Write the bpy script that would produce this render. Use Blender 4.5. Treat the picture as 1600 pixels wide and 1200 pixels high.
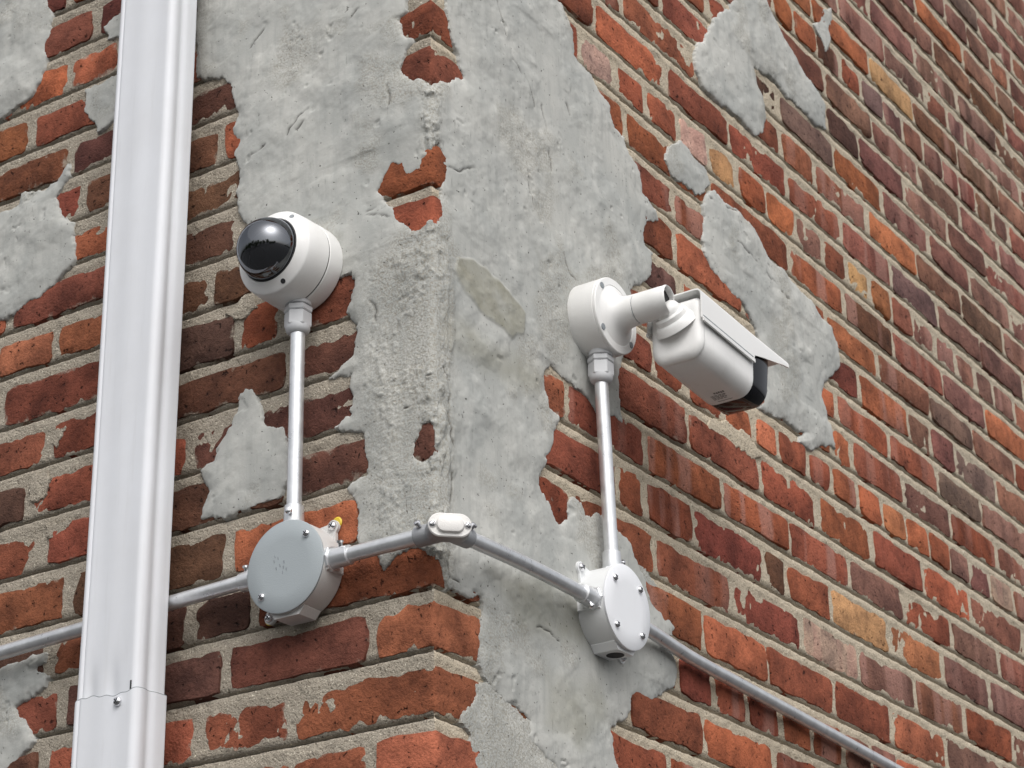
import bpy, math, random
import numpy as np
from mathutils import Matrix, Vector

# ------------------------------------------------------------------ camera, sky, sun, exposure
for o in list(bpy.data.objects): bpy.data.objects.remove(o, do_unlink=True)
scene = bpy.context.scene
COL = scene.collection
CAM_LOC=(1.24969, -1.75454, 1.6);CAM_FWD=(-0.49977, 0.763317, 0.409361);CAM_RIGHT=(0.831533, 0.555118, -0.019922);CAM_UP=(0.242451, -0.33044, 0.912155);FOCAL_PX=3422.7346
cam_data = bpy.data.cameras.new('camera')
cam_data.sensor_fit = 'HORIZONTAL'
cam_data.sensor_width = 36.0
cam_data.lens = 36.0 * FOCAL_PX / 1600.0
cam_data.clip_start = 0.05
cam_data.clip_end = 500.0
cam_data.dof.use_dof = True; cam_data.dof.focus_distance = 2.45; cam_data.dof.aperture_fstop = 20.0
cam = bpy.data.objects.new('camera', cam_data)
COL.objects.link(cam)
_r, _u, _f = Vector(CAM_RIGHT), Vector(CAM_UP), Vector(CAM_FWD)
cam.matrix_world = Matrix(((_r.x, _u.x, -_f.x, CAM_LOC[0]), (_r.y, _u.y, -_f.y, CAM_LOC[1]),
                           (_r.z, _u.z, -_f.z, CAM_LOC[2]), (0, 0, 0, 1)))
scene.camera = cam

SUN_DIR = Vector((0.60, -0.60, 1.0)).normalized()          # towards the (veiled) sun
world = bpy.data.worlds.new('World'); scene.world = world; world.use_nodes = True
wn = world.node_tree.nodes; wl = world.node_tree.links
wn.clear()
sky = wn.new('ShaderNodeTexSky'); sky.sky_type = 'NISHITA'; sky.sun_disc = False
sky.sun_elevation = math.asin(SUN_DIR.z)
sky.sun_rotation = math.atan2(SUN_DIR.x, SUN_DIR.y)
sky.dust_density = 6.0; sky.air_density = 1.0; sky.ozone_density = 1.0
hsv = wn.new('ShaderNodeHueSaturation'); hsv.inputs['Saturation'].default_value = 0.22   # grey overcast
bg = wn.new('ShaderNodeBackground'); bg.inputs['Strength'].default_value = 0.15
wo = wn.new('ShaderNodeOutputWorld')
wl.new(sky.outputs[0], hsv.inputs['Color']); wl.new(hsv.outputs[0], bg.inputs['Color']); wl.new(bg.outputs[0], wo.inputs['Surface'])

sun_data = bpy.data.lights.new('sun', 'SUN'); sun_data.energy = 0.5; sun_data.angle = math.radians(130)
sun_data.color = (1.0, 0.97, 0.93)
sun = bpy.data.objects.new('sun', sun_data); COL.objects.link(sun)
sun.location = (3, -4, 8)
sun.rotation_euler = SUN_DIR.to_track_quat('Z', 'Y').to_euler()

scene.view_settings.view_transform = 'Standard'; scene.view_settings.look = 'None'
scene.view_settings.exposure = 0.27; scene.view_settings.gamma = 1.0
scene.view_settings.use_curve_mapping = False
scene.render.engine = 'CYCLES'

# ------------------------------------------------------------------ tables: wall coordinates in metres (along the wall, height)
COURSE_Z=[1.7228,1.7915,1.8601,1.9288,1.9974,2.0661,2.1348,2.2034,2.2737,2.3402,2.4088,2.4791,2.5478,2.6169,2.6824,2.7537,2.8175,2.8841,2.9473,3.0165,3.0804,3.1478,3.2153,3.2828,3.3503,3.4177,3.4852,3.5527,3.6202,3.6876,3.7551,3.8226,3.8901,3.9575,4.025,4.0925,4.16,4.2274,4.2949,4.3624,4.4299,4.4973,4.5648,4.6323,4.6998,4.7672,4.8347,4.9022,4.9697,5.0371,5.1046,5.1721,5.2395]
JOINTS=[[-1.0,-0.7769,-0.5523,-0.3225,-0.095,0.2,0.4036,0.6102,0.8219,1.0358,1.2421,1.4493,1.6505,1.862,2.0666,2.273,2.4799,2.6889,2.9],[-1.0,-0.7949,-0.5961,-0.3963,-0.2,0.097,0.3162,0.5246,0.7416,0.961,1.1779,1.3949,1.6109,1.817,2.0388,2.2552,2.4688,2.6805,2.9],[-1.0,-0.7741,-0.5524,-0.316,-0.095,0.2,0.4121,0.616,0.8207,1.0357,1.2393,1.4507,1.658,1.8616,2.0682,2.2781,2.4838,2.6882,2.9],[-1.0,-0.8881,-0.7677,-0.6626,-0.5483,-0.4271,-0.3169,-0.2,0.097,0.2052,0.3123,0.4185,0.5342,0.6324,0.7428,0.8481,0.9611,1.0646,1.1733,1.2858,1.3885,1.4992,1.6112,1.7093,1.8167,1.9265,2.0407,2.1467,2.25,2.3589,2.4649,2.5761,2.6789,2.7946,2.9],[-1.0,-0.769,-0.542,-0.3184,-0.095,0.2,0.4132,0.6096,0.8205,1.0364,1.2418,1.4451,1.6592,1.863,2.073,2.2744,2.4809,2.6916,2.9],[-1.0,-0.8044,-0.6014,-0.3945,-0.2,0.097,0.3106,0.5223,0.7384,0.9555,1.1785,1.389,1.6038,1.8171,2.0433,2.2522,2.4653,2.6791,2.9],[-1.0,-0.7754,-0.544,-0.308,-0.0801,0.2,0.4035,0.6099,0.823,1.0278,1.2444,1.4416,1.6542,1.8648,2.0681,2.2828,2.4843,2.6892,2.9],[-1.0,-0.7742,-0.5519,-0.3195,-0.1898,0.097,0.286,0.4768,0.6941,0.9221,1.1417,1.358,1.5726,1.7956,2.0158,2.2356,2.4562,2.6841,2.9],[-1.0,-0.7646,-0.526,-0.2809,-0.082,0.2,0.3882,0.5661,0.7579,0.9729,1.1922,1.3994,1.6196,1.8308,2.0467,2.2603,2.4715,2.6809,2.9],[-1.0,-0.893,-0.7746,-0.6638,-0.5531,-0.4497,-0.3373,-0.244,0.097,0.2024,0.3077,0.4094,0.5112,0.6027,0.6931,0.782,0.8727,0.9706,1.062,1.149,1.2622,1.3682,1.4791,1.589,1.6934,1.8107,1.9205,2.0194,2.1396,2.2489,2.3548,2.4568,2.5765,2.6767,2.7962,2.9],[-1.0,-0.7591,-0.5275,-0.2834,-0.095,0.2,0.3864,0.5808,0.7558,0.9558,1.1459,1.3431,1.5672,1.7888,2.0133,2.2379,2.4518,2.6716,2.9],[-1.0,-0.7836,-0.5773,-0.3945,-0.2,0.097,0.2803,0.4705,0.6675,0.8675,1.049,1.2446,1.4306,1.6275,1.8441,2.047,2.2674,2.4792,2.6924,2.9],[-1.0,-0.8048,-0.6109,-0.3484,-0.095,0.2,0.3832,0.4553,0.5732,0.7677,0.8333,0.9681,1.1656,1.365,1.5498,1.7713,2.0019,2.2229,2.4546,2.6783,2.9],[-1.0,-0.7906,-0.5805,-0.3899,-0.2,0.097,0.2736,0.4608,0.6555,0.8531,1.0434,1.2318,1.4144,1.6082,1.8178,2.0332,2.2552,2.4693,2.6891,2.9],[-1.0,-0.8331,-0.6687,-0.4797,-0.282,-0.2126,-0.095,0.2,0.3843,0.5719,0.7736,0.9537,1.1333,1.3206,1.5096,1.7446,1.9734,2.1989,2.4406,2.6722,2.9],[-1.0,-0.9001,-0.7897,-0.6868,-0.5805,-0.4504,-0.3272,-0.2,0.097,0.1938,0.2919,0.394,0.4932,0.5782,0.6775,0.7657,0.8366,0.9327,1.0103,1.0957,1.1845,1.2717,1.3588,1.4393,1.5179,1.6082,1.7114,1.8146,1.9229,2.037,2.1483,2.2518,2.3589,2.4721,2.5792,2.6787,2.7965,2.9],[-1.0,-0.8374,-0.6675,-0.479,-0.2818,-0.095,0.2,0.4035,0.6125,0.8094,1.0179,1.0913,1.2769,1.4591,1.6538,1.866,2.0653,2.2727,2.4845,2.6904,2.9],[-1.0,-0.7995,-0.5952,-0.3975,-0.2,0.097,0.3293,0.5713,0.8123,1.0501,1.2355,1.4254,1.6055,1.8211,2.0396,2.2525,2.4634,2.6812,2.9],[-1.0,-0.7696,-0.5492,-0.318,-0.095,0.2,0.3887,0.5658,0.7591,0.9515,1.1412,1.3235,1.4132,1.5122,1.6932,1.8957,2.0932,2.3016,2.4973,2.7038,2.9],[-1.0,-0.7907,-0.5767,-0.3839,-0.2,0.097,0.3363,0.5701,0.804,1.0406,1.2253,1.4204,1.6049,1.7982,2.0143,2.2422,2.4576,2.6816,2.9],[-1.0,-0.8316,-0.6545,-0.473,-0.2858,-0.095,0.2,0.4451,0.6788,0.924,1.1138,1.2947,1.4921,1.6755,1.8844,2.0821,2.2887,2.49,2.6974,2.9],[-1.0,-0.9028,-0.797,-0.6886,-0.5917,-0.4977,-0.394,-0.3,-0.2,0.097,0.214,0.3358,0.4245,0.5083,0.5966,0.6831,0.7685,0.8568,0.9573,1.0526,1.1342,1.2229,1.3022,1.3832,1.4788,1.5658,1.6545,1.7366,1.8287,1.9301,2.0372,2.1555,2.2612,2.368,2.4752,2.584,2.6816,2.7939,2.9],[-1.0,-0.7738,-0.5466,-0.316,-0.095,0.2,0.3784,0.5699,0.7512,0.9383,1.1249,1.3139,1.5045,1.6915,1.8961,2.1,2.2912,2.499,2.7007,2.9],[-1.0,-0.7971,-0.5986,-0.396,-0.2,0.097,0.2739,0.4555,0.6968,0.9278,1.0428,1.2373,1.4318,1.6231,1.8197,2.0346,2.253,2.4726,2.6864,2.9],[-1.0,-0.776,-0.5507,-0.3233,-0.095,0.2,0.3838,0.5645,0.7538,0.9311,1.1232,1.3099,1.5024,1.6812,1.8742,2.0842,2.2833,2.4885,2.6987,2.9],[-1.0,-0.8026,-0.6011,-0.4058,-0.2,0.097,0.2959,0.5028,0.7073,0.909,1.1103,1.2315,1.4062,1.5985,1.7735,1.9972,2.2295,2.4509,2.6706,2.9],[-1.0,-0.7789,-0.5418,-0.3154,-0.095,0.2,0.4336,0.6583,0.8833,1.1141,1.2937,1.4858,1.6713,1.8562,2.0601,2.2708,2.4792,2.6964,2.9],[-1.0,-0.881,-0.7681,-0.6614,-0.546,-0.431,-0.3089,-0.2,0.097,0.1988,0.3122,0.4167,0.5209,0.6317,0.7292,0.8382,0.9437,1.0116,1.0941,1.1848,1.2646,1.3534,1.4362,1.5234,1.6067,1.6832,1.7641,1.8511,1.9307,2.0335,2.1405,2.2516,2.3569,2.4639,2.5828,2.6821,2.797,2.9],[-1.0,-0.7713,-0.5447,-0.3194,-0.095,0.2,0.4272,0.6481,0.868,1.0878,1.3089,1.4941,1.6949,1.8909,2.0954,2.2952,2.4964,2.694,2.9],[-1.0,-0.7959,-0.6002,-0.4052,-0.2,0.097,0.314,0.5434,0.7569,0.9795,1.2017,1.3837,1.5671,1.6692,1.7518,2.0266,2.2471,2.4676,2.6796,2.9],[-1.0,-0.7751,-0.5484,-0.3269,-0.095,0.2,0.4325,0.6502,0.8894,1.1077,1.3398,1.5311,1.7305,1.9187,2.1191,2.3151,2.5043,2.7044,2.9],[-1.0,-0.8003,-0.5974,-0.4038,-0.2,0.097,0.3084,0.518,0.7221,0.9322,1.1399,1.3407,1.5497,1.6296,1.8077,1.9862,2.2188,2.4471,2.6726,2.9],[-1.0,-0.7785,-0.5461,-0.3163,-0.095,0.2,0.425,0.6564,0.8868,1.1105,1.3311,1.5656,1.7914,1.9612,2.0489,2.2587,2.4787,2.6892,2.9],[-1.0,-0.888,-0.7667,-0.6556,-0.5448,-0.4246,-0.3096,-0.2,0.097,0.2101,0.3183,0.424,0.5328,0.6401,0.7475,0.8614,0.9622,1.0673,1.1832,1.289,1.3979,1.5069,1.6111,1.7189,1.8257,1.9426,2.0476,2.159,2.263,2.3626,2.4795,2.5843,2.687,2.7875,2.9],[-1.0,-0.7696,-0.546,-0.3198,-0.095,0.2,0.4068,0.628,0.8321,1.05,1.2586,1.4738,1.6927,1.9006,2.0847,2.2915,2.4961,2.6938,2.9],[-1.0,-0.8013,-0.5987,-0.4056,-0.2,0.097,0.3082,0.5272,0.7368,0.9504,1.1559,1.3728,1.5863,1.7975,2.0073,2.2297,2.4498,2.671,2.9],[-1.0,-0.7691,-0.5423,-0.3239,-0.095,0.2,0.4138,0.6203,0.8336,1.0468,1.2513,1.4655,1.6719,1.8856,2.0962,2.2915,2.4952,2.6965,2.9],[-1.0,-0.795,-0.6044,-0.3969,-0.2,0.097,0.3077,0.5341,0.7398,0.9546,1.1716,1.3959,1.6083,1.8266,2.0375,2.2485,2.4669,2.6839,2.9],[-1.0,-0.7679,-0.5515,-0.3243,-0.095,0.2,0.4118,0.6108,0.8287,1.0283,1.2393,1.4481,1.6587,1.8564,2.0734,2.2731,2.4872,2.6866,2.9],[-1.0,-0.8825,-0.7753,-0.6607,-0.5484,-0.4307,-0.3163,-0.2,0.097,0.2106,0.3139,0.4188,0.5341,0.6321,0.7404,0.8571,0.9649,1.0695,1.1808,1.2776,1.3955,1.501,1.6083,1.7182,1.8172,1.9261,2.0332,2.1451,2.2537,2.3614,2.4671,2.5795,2.6884,2.7953,2.9],[-1.0,-0.7793,-0.5517,-0.3246,-0.095,0.2,0.4046,0.6163,0.8194,1.0323,1.2366,1.4445,1.6563,1.8669,2.0655,2.2751,2.4904,2.6889,2.9],[-1.0,-0.8057,-0.6037,-0.3961,-0.2,0.097,0.3154,0.5335,0.7438,0.954,1.1728,1.3933,1.605,1.8176,2.036,2.2527,2.467,2.6837,2.9],[-1.0,-0.7781,-0.5531,-0.3178,-0.095,0.2,0.4105,0.6144,0.8185,1.0283,1.2392,1.4509,1.6536,1.8672,2.0696,2.2731,2.486,2.6935,2.9],[-1.0,-0.7988,-0.5973,-0.4057,-0.2,0.097,0.3119,0.5318,0.7395,0.954,1.1713,1.3881,1.6055,1.8197,2.0392,2.2492,2.4669,2.6865,2.9],[-1.0,-0.7732,-0.542,-0.316,-0.095,0.2,0.4048,0.6134,0.8235,1.0313,1.2369,1.4505,1.6502,1.8612,2.0647,2.2815,2.4858,2.6982,2.9],[-1.0,-0.89,-0.7689,-0.656,-0.5482,-0.4247,-0.3098,-0.2,0.097,0.1998,0.3179,0.4238,0.5295,0.6366,0.741,0.8463,0.9592,1.0717,1.1716,1.2826,1.3881,1.5008,1.6118,1.7188,1.8194,1.9287,2.0316,2.1457,2.2574,2.3651,2.4636,2.5758,2.6793,2.7913,2.9],[-1.0,-0.7688,-0.5501,-0.3171,-0.095,0.2,0.4132,0.6192,0.8195,1.0358,1.2435,1.4521,1.648,1.8556,2.0667,2.2771,2.4837,2.6874,2.9],[-1.0,-0.7983,-0.598,-0.3984,-0.2,0.097,0.3127,0.5288,0.7461,0.9542,1.1743,1.3863,1.6016,1.8251,2.0354,2.2512,2.4661,2.6854,2.9],[-1.0,-0.7783,-0.5458,-0.3264,-0.095,0.2,0.4132,0.6113,0.8263,1.0313,1.2376,1.4438,1.6522,1.8646,2.0695,2.2774,2.4816,2.6938,2.9],[-1.0,-0.804,-0.6002,-0.3982,-0.2,0.097,0.3131,0.5292,0.7447,0.9558,1.1806,1.3929,1.609,1.8274,2.037,2.2511,2.4664,2.6822,2.9],[-1.0,-0.7761,-0.5497,-0.3247,-0.095,0.2,0.4075,0.6129,0.8215,1.0327,1.2362,1.4505,1.6574,1.8595,2.0732,2.273,2.4798,2.6982,2.9],[-1.0,-0.8913,-0.7774,-0.6527,-0.5488,-0.4267,-0.3136,-0.2,0.097,0.2015,0.3096,0.426,0.527,0.6329,0.7431,0.8544,0.9569,1.0623,1.1786,1.278,1.3854,1.4926,1.6122,1.7133,1.8248,1.9304,2.0432,2.1435,2.2513,2.3631,2.4628,2.5749,2.6875,2.7931,2.9]]
BRICK_KIND={(22,6):'O',(28,9):'O',(24,10):'O',(21,17):'O',(23,11):'O',(19,9):'O',(17,8):'O',(16,10):'O',(15,19):'O',(15,20):'O',(14,13):'O',(12,12):'O',(10,10):'O',(15,3):'O',(21,4):'O',(10,3):'O',(8,4):'O',(10,7):'O',(21,3):'O',(27,17):'O',(15,15):'O',(18,7):'O',(27,19):'O',(21,10):'O',(32,11):'O',(21,15):'T',(21,20):'T',(12,11):'T',(28,10):'T',(21,14):'P',(21,11):'P',(11,9):'P',(15,25):'P',(25,10):'D',(10,2):'D',(15,5):'D',(19,3):'D',(18,2):'D',(17,3):'D',(16,3):'D',(14,3):'D',(13,3):'D',(12,3):'D',(11,3):'D',(8,2):'D',(9,5):'D',(9,6):'D',(7,2):'L',(20,10):'D',(11,4):'D',(27,18):'D',(19,2):'D',(31,14):'D',(27,20):'G',(19,11):'G',(18,13):'G',(7,4):'L',(8,3):'L',(7,3):'L',(10,1):'L',(12,2):'L',(14,2):'L',(16,2):'L',(17,2):'L',(13,2):'L',(13,1):'L',(6,4):'R',(6,3):'R',(16,13):'R',(11,12):'R',(14,12):'R',(14,10):'R',(17,9):'R',(18,10):'R',(22,9):'R',(22,8):'R',(8,6):'R',(9,12):'R',(7,6):'R',(8,7):'R',(9,13):'R',(11,8):'R',(11,7):'R',(13,7):'R',(14,9):'R',(14,8):'R',(12,6):'R',(12,7):'R',(13,8):'R',(12,8):'R',(18,6):'R',(14,11):'R',(13,9):'R',(16,11):'R',(17,10):'R',(13,11):'R'}  # dark kinds beside the downspout paint its soft shade into the bricks
PATCH={'P1':[(-0.3888,3.3527),(-0.3702,3.2054),(-0.364,3.0862),(-0.3224,3.0719),(-0.3091,3.0541),(-0.3019,3.0284),(-0.2929,3.0088),(-0.2972,2.9903),(-0.2881,2.9673),(-0.2926,2.9527),(-0.2877,2.9314),(-0.2857,2.9077),(-0.2924,2.8994),(-0.2863,2.8728),(-0.2726,2.8537),(-0.226,2.7753),(-0.1402,2.733),(-0.1173,2.7384),(-0.1107,2.7243),(-0.1122,2.7005),(-0.1184,2.6878),(-0.1046,2.6679),(-0.1107,2.6482),(-0.1078,2.6308),(-0.1293,2.6241),(-0.1518,2.616),(-0.1489,2.6074),(-0.1129,2.6087),(-0.1081,2.581),(-0.1122,2.559),(-0.1344,2.55),(-0.0926,2.5341),(-0.0888,2.5038),(-0.0912,2.4842),(-0.1155,2.4735),(-0.1039,2.453),(-0.1,2.4154),(-0.0973,2.4046),(-0.0827,2.3985),(-0.0725,2.3877),(-0.0656,2.3683),(-0.0539,2.3765),(-0.0405,2.3851),(-0.0156,2.3825),(0.0008,2.3705),(0.0091,2.3719),(0.0123,2.3495),(0.0191,2.338),(0.0471,2.3421),(0.0852,2.3467),(0.0885,2.3311),(0.0699,2.3051),(0.0756,2.2924),(0.0787,2.2758),(0.0867,2.2637),(0.1043,2.2505),(0.1283,2.2455),(0.1589,2.2383),(0.1711,2.2318),(0.1704,2.2162),(0.1888,2.206),(0.201,2.198),(0.2263,2.1925),(0.244,2.1607),(0.3671,2.1838),(0.3571,2.2187),(0.3463,2.2424),(0.3451,2.263),(0.3748,2.2815),(0.3903,2.2949),(0.3928,2.3077),(0.4141,2.3172),(0.436,2.3144),(0.4758,2.3352),(0.5013,2.3435),(0.5116,2.3684),(0.5037,2.3827),(0.4852,2.4008),(0.5031,2.4232),(0.4771,2.4451),(0.4422,2.4684),(0.4137,2.489),(0.4074,2.5036),(0.3783,2.513),(0.3496,2.5231),(0.3057,2.5114),(0.2965,2.523),(0.2758,2.5286),(0.2652,2.5133),(0.2693,2.4885),(0.2485,2.4845),(0.2365,2.4903),(0.2184,2.5067),(0.2041,2.5163),(0.2116,2.5336),(0.2261,2.5542),(0.2356,2.5798),(0.2512,2.6135),(0.2307,2.6186),(0.2238,2.6472),(0.2246,2.664),(0.2404,2.6748),(0.2742,2.6738),(0.3228,2.6661),(0.3399,2.6569),(0.3741,2.6561),(0.3972,2.6615),(0.3956,2.7198),(0.4312,2.7953),(0.4365,2.8592),(0.4709,2.8844),(0.4963,2.9098),(0.5005,2.9382),(0.4825,2.9419),(0.4771,2.9548),(0.4889,2.9762),(0.5194,2.9963),(0.5138,3.0094),(0.4975,3.0158),(0.4796,3.0223),(0.4766,3.0452),(0.4675,3.0567),(0.4535,3.0677),(0.4368,3.0852),(0.4141,3.0879),(0.4001,3.1183),(0.3828,3.1233),(0.3599,3.1402),(0.3351,3.147),(0.3166,3.151),(0.3155,3.1847),(0.2952,3.2112),(0.2652,3.2263),(0.2378,3.2901),(0.2258,3.3637)],'P2':[(0.7248,3.4321),(0.7803,3.4772),(0.8058,3.5169),(0.8534,3.5612),(0.9017,3.5702),(0.9267,3.5478),(0.9666,3.5213),(0.9979,3.5077),(1.0295,3.494),(1.0626,3.4867),(1.1054,3.4658),(1.0968,3.417),(1.0607,3.4078),(1.0046,3.4098),(0.9715,3.411),(0.9288,3.4164),(0.9028,3.4148),(0.853,3.4053),(0.8559,3.3816),(0.875,3.3684),(0.8756,3.3289),(0.8623,3.2943),(0.8355,3.2792),(0.7957,3.2842),(0.7555,3.281),(0.7264,3.2829),(0.6782,3.2804),(0.652,3.2995),(0.6552,3.3283),(0.6698,3.3579),(0.7108,3.3964)],'P2b':[(1.1266,3.6544),(1.1666,3.689),(1.1493,3.6058),(1.1252,3.5781),(1.1122,3.5987),(1.0862,3.6123)],'P3':[(0.663,3.0993),(0.6879,3.1209),(0.7151,3.1125),(0.7544,3.1195),(0.7929,3.1155),(0.821,3.1034),(0.8388,3.0878),(0.8574,3.0766),(0.899,3.0812),(0.9288,3.0721),(0.9589,3.0629),(0.9913,3.0652),(1.0106,3.0512),(1.0536,3.0463),(1.07,3.0146),(1.0739,2.9998),(1.0497,2.964),(1.0118,2.9343),(0.9965,2.9079),(1.0124,2.8771),(1.0228,2.8631),(1.032,2.8311),(1.0065,2.8318),(0.9368,2.8035),(0.9023,2.804),(0.9349,2.829),(0.8891,2.8224),(0.849,2.8205),(0.8094,2.8166),(0.7819,2.8119),(0.7973,2.8665),(0.7946,2.9154),(0.7881,2.938),(0.7627,2.9634),(0.7162,2.9699),(0.6888,2.9737),(0.6661,2.9843),(0.6513,2.998),(0.6448,3.0203),(0.6522,3.0537),(0.6514,3.0788)],'P3b':[(0.5617,3.131),(0.5998,3.1553),(0.6354,3.1485),(0.672,3.1448),(0.6753,3.1256),(0.6578,3.1021),(0.634,3.0862),(0.6016,3.0867),(0.566,3.0855),(0.5502,3.1033)],'P4':[(-0.8211,3.426),(-0.6512,3.3577),(-0.6397,3.3113),(-0.6303,3.2869),(-0.6323,3.257),(-0.6373,3.2334),(-0.6326,3.2215),(-0.6415,3.1896),(-0.6508,3.1629),(-0.6683,3.1592),(-0.6918,3.1556),(-0.7152,3.1488),(-0.7889,3.1514)],'P5':[(-0.7719,3.0072),(-0.6994,2.9996),(-0.6644,3.0017),(-0.6599,3.0146),(-0.6186,3.0069),(-0.5964,3.0138),(-0.5858,3.0236),(-0.5778,3.0362),(-0.5784,3.0164),(-0.591,3.0045),(-0.6035,2.9915),(-0.5866,2.9673),(-0.5599,2.9448),(-0.5625,2.9226),(-0.5575,2.9027),(-0.5578,2.8936),(-0.5676,2.8784),(-0.5808,2.8642),(-0.6096,2.85),(-0.6373,2.8445),(-0.6593,2.8372),(-0.6822,2.8373),(-0.7518,2.836)],'P6':[(-0.5556,3.1385),(-0.5218,3.1409),(-0.5015,3.1403),(-0.4798,3.1015),(-0.489,3.0761),(-0.5161,3.0665),(-0.5326,3.0627),(-0.5365,3.0832),(-0.5563,3.1047)],'P6b':[(-0.5364,3.2284),(-0.5175,3.2351),(-0.4983,3.2377),(-0.4953,3.1948),(-0.5207,3.2025)],'P7':[(-0.2767,2.6373),(-0.2499,2.6342),(-0.2445,2.6167),(-0.2341,2.5862),(-0.2102,2.5684),(-0.1984,2.5421),(-0.1992,2.5038),(-0.2078,2.4852),(-0.2445,2.4838),(-0.2816,2.4808),(-0.3226,2.4877),(-0.3164,2.5159),(-0.3335,2.5499),(-0.3086,2.5534),(-0.3047,2.5723),(-0.2955,2.5819),(-0.2794,2.6098)],'P8':[(-0.6966,2.3661),(-0.6322,2.3662),(-0.6058,2.3652),(-0.5807,2.3762),(-0.5596,2.3722),(-0.5564,2.36),(-0.5683,2.3544),(-0.5487,2.3431),(-0.5535,2.3286),(-0.5806,2.322),(-0.6006,2.3139),(-0.5941,2.3013),(-0.5772,2.287),(-0.5702,2.267),(-0.5891,2.2513),(-0.5984,2.2415),(-0.6181,2.2333),(-0.6808,2.2316)]}
HOLES=[[(-0.0314,3.1267),(-0.039,3.0619),(-0.0483,3.0521),(-0.0436,3.028),(-0.0316,3.0173),(-0.039,2.9998),(-0.0445,2.98),(-0.0353,2.967),(-0.027,2.9597),(-0.0152,2.9579),(-0.0043,2.948),(0.0015,2.9463),(0.0195,2.9615),(0.0402,2.9694),(0.0613,2.9864),(0.0564,3.0032),(0.0411,3.0289),(0.0335,3.0516),(0.034,3.0879),(0.0293,3.1308)],[(0.0059,2.8664),(-0.003,2.8544),(-0.0183,2.8412),(-0.0317,2.8366),(-0.0389,2.8482),(-0.0553,2.8603),(-0.068,2.8461),(-0.0761,2.8304),(-0.066,2.8121),(-0.0551,2.8003),(-0.0479,2.7898),(-0.0336,2.7721),(-0.0229,2.7623),(-0.0071,2.7654),(0.0044,2.7715),(0.0099,2.7772),(0.0165,2.8113),(0.0182,2.8494),(0.0121,2.8717)],[(-0.0032,2.5273),(-0.0151,2.5229),(-0.0236,2.5064),(-0.0287,2.4913),(-0.0119,2.4821),(-0.0018,2.4877),(0.0017,2.5112)]]
SMEAR={'S1':[(0.0664,2.2541),(0.0708,2.2393),(0.054,2.2185),(0.0469,2.2034),(0.0616,2.1931),(0.0715,2.1218),(0.2634,2.1573),(0.2398,2.2023),(0.1891,2.2131),(0.1776,2.2389),(0.1285,2.249),(0.0985,2.2561)],'S2':[(0.6351,2.7511),(0.6715,2.7591),(0.7269,2.7659),(0.7629,2.7571),(0.7911,2.7425),(0.7585,2.7252),(0.7221,2.7292),(0.6673,2.725),(0.6294,2.7325)],'S3':[(-0.6009,2.6075),(-0.5793,2.6065),(-0.5697,2.5958),(-0.5769,2.5809),(-0.5799,2.5675),(-0.6047,2.5682),(-0.6139,2.5854)],'S4':[(-0.5762,2.6437),(-0.5736,2.6617),(-0.5538,2.6567),(-0.5608,2.6399),(-0.5682,2.6265)],'S5':[(-0.5748,2.5349),(-0.5482,2.5331),(-0.5303,2.5315),(-0.5435,2.5158),(-0.5647,2.518)],'S6':[(-0.2783,2.7489),(-0.2591,2.7558),(-0.2486,2.7319),(-0.2675,2.7208),(-0.292,2.7236),(-0.3024,2.7391)],'S8':[(0.406,2.4868),(0.4437,2.4853),(0.4799,2.4582),(0.5011,2.435),(0.483,2.41),(0.4467,2.433),(0.427,2.4683)]}
STAIN_SHADES=[[(0.0326,2.7167),(0.0442,2.7376),(0.0735,2.7516),(0.1057,2.747),(0.1449,2.7383),(0.1779,2.7224),(0.1742,2.6961),(0.1496,2.6809),(0.1104,2.6836),(0.0535,2.6956)],[(0.0959,2.3835),(0.2245,2.412),(0.2842,2.39),(0.3169,2.3601),(0.2471,2.3351),(0.1437,2.331)],[(0.2053,2.2882),(0.3138,2.3138),(0.3383,2.2668),(0.2673,2.2223),(0.2029,2.2373)],[(0.0159,2.6584),(0.0529,2.6651),(0.1031,2.6527),(0.1824,2.6664),(0.2229,2.6567),(0.2078,2.6268),(0.1409,2.6188),(0.052,2.6176),(0.0156,2.6271)]]  # stains; the second paints in the junction box's shadow area
CRACKS=[[(-0.2715,3.0913),(-0.2549,3.113)],[(-0.1218,3.0786),(-0.1046,3.0883)],[(-0.2117,2.949),(-0.1964,2.9641),(-0.1811,2.9747)],[(-0.1951,2.9504),(-0.1827,2.9593)],[(-0.0621,2.9663),(-0.0592,2.9505),(-0.061,2.9382)],[(0.2305,3.031),(0.2387,2.989),(0.2482,2.9452)],[(0.2871,3.0639),(0.2968,3.047)],[(-0.0851,2.6966),(-0.0751,2.6618)],[(0.2688,2.8365),(0.281,2.8196),(0.2982,2.8136)],[(0.1885,2.3425),(0.234,2.3393)],[(0.3342,3.2097),(0.2942,3.1929)],[(0.1628,3.0613),(0.1979,3.047),(0.2139,3.0182)],[(0.1299,3.1318),(0.1497,3.0913)],[(-0.261,2.942),(-0.2411,2.9423)],[(0.8527,3.4029),(0.9288,3.4164)],[(0.6721,3.0983),(0.7536,3.114)],[(0.7465,3.0588),(0.8234,3.0497),(0.9012,3.029)],[(-0.0363,2.5471),(-0.0192,2.5487),(-0.0023,2.5458)],[(0.0152,2.5923),(0.0264,2.5319),(0.0315,2.474),(0.025,2.4354)],[(0.0206,2.8464),(0.046,2.8515),(0.0827,2.8736)],[(0.1922,2.9087),(0.2072,2.8626)],[(-0.1228,2.802),(-0.0906,2.8084),(-0.0769,2.8106)],[(-0.1043,2.8045),(-0.0678,2.7994),(-0.0229,2.7745)],[(0.0127,2.3814),(0.024,2.3562),(0.0769,2.3494)]]

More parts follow.
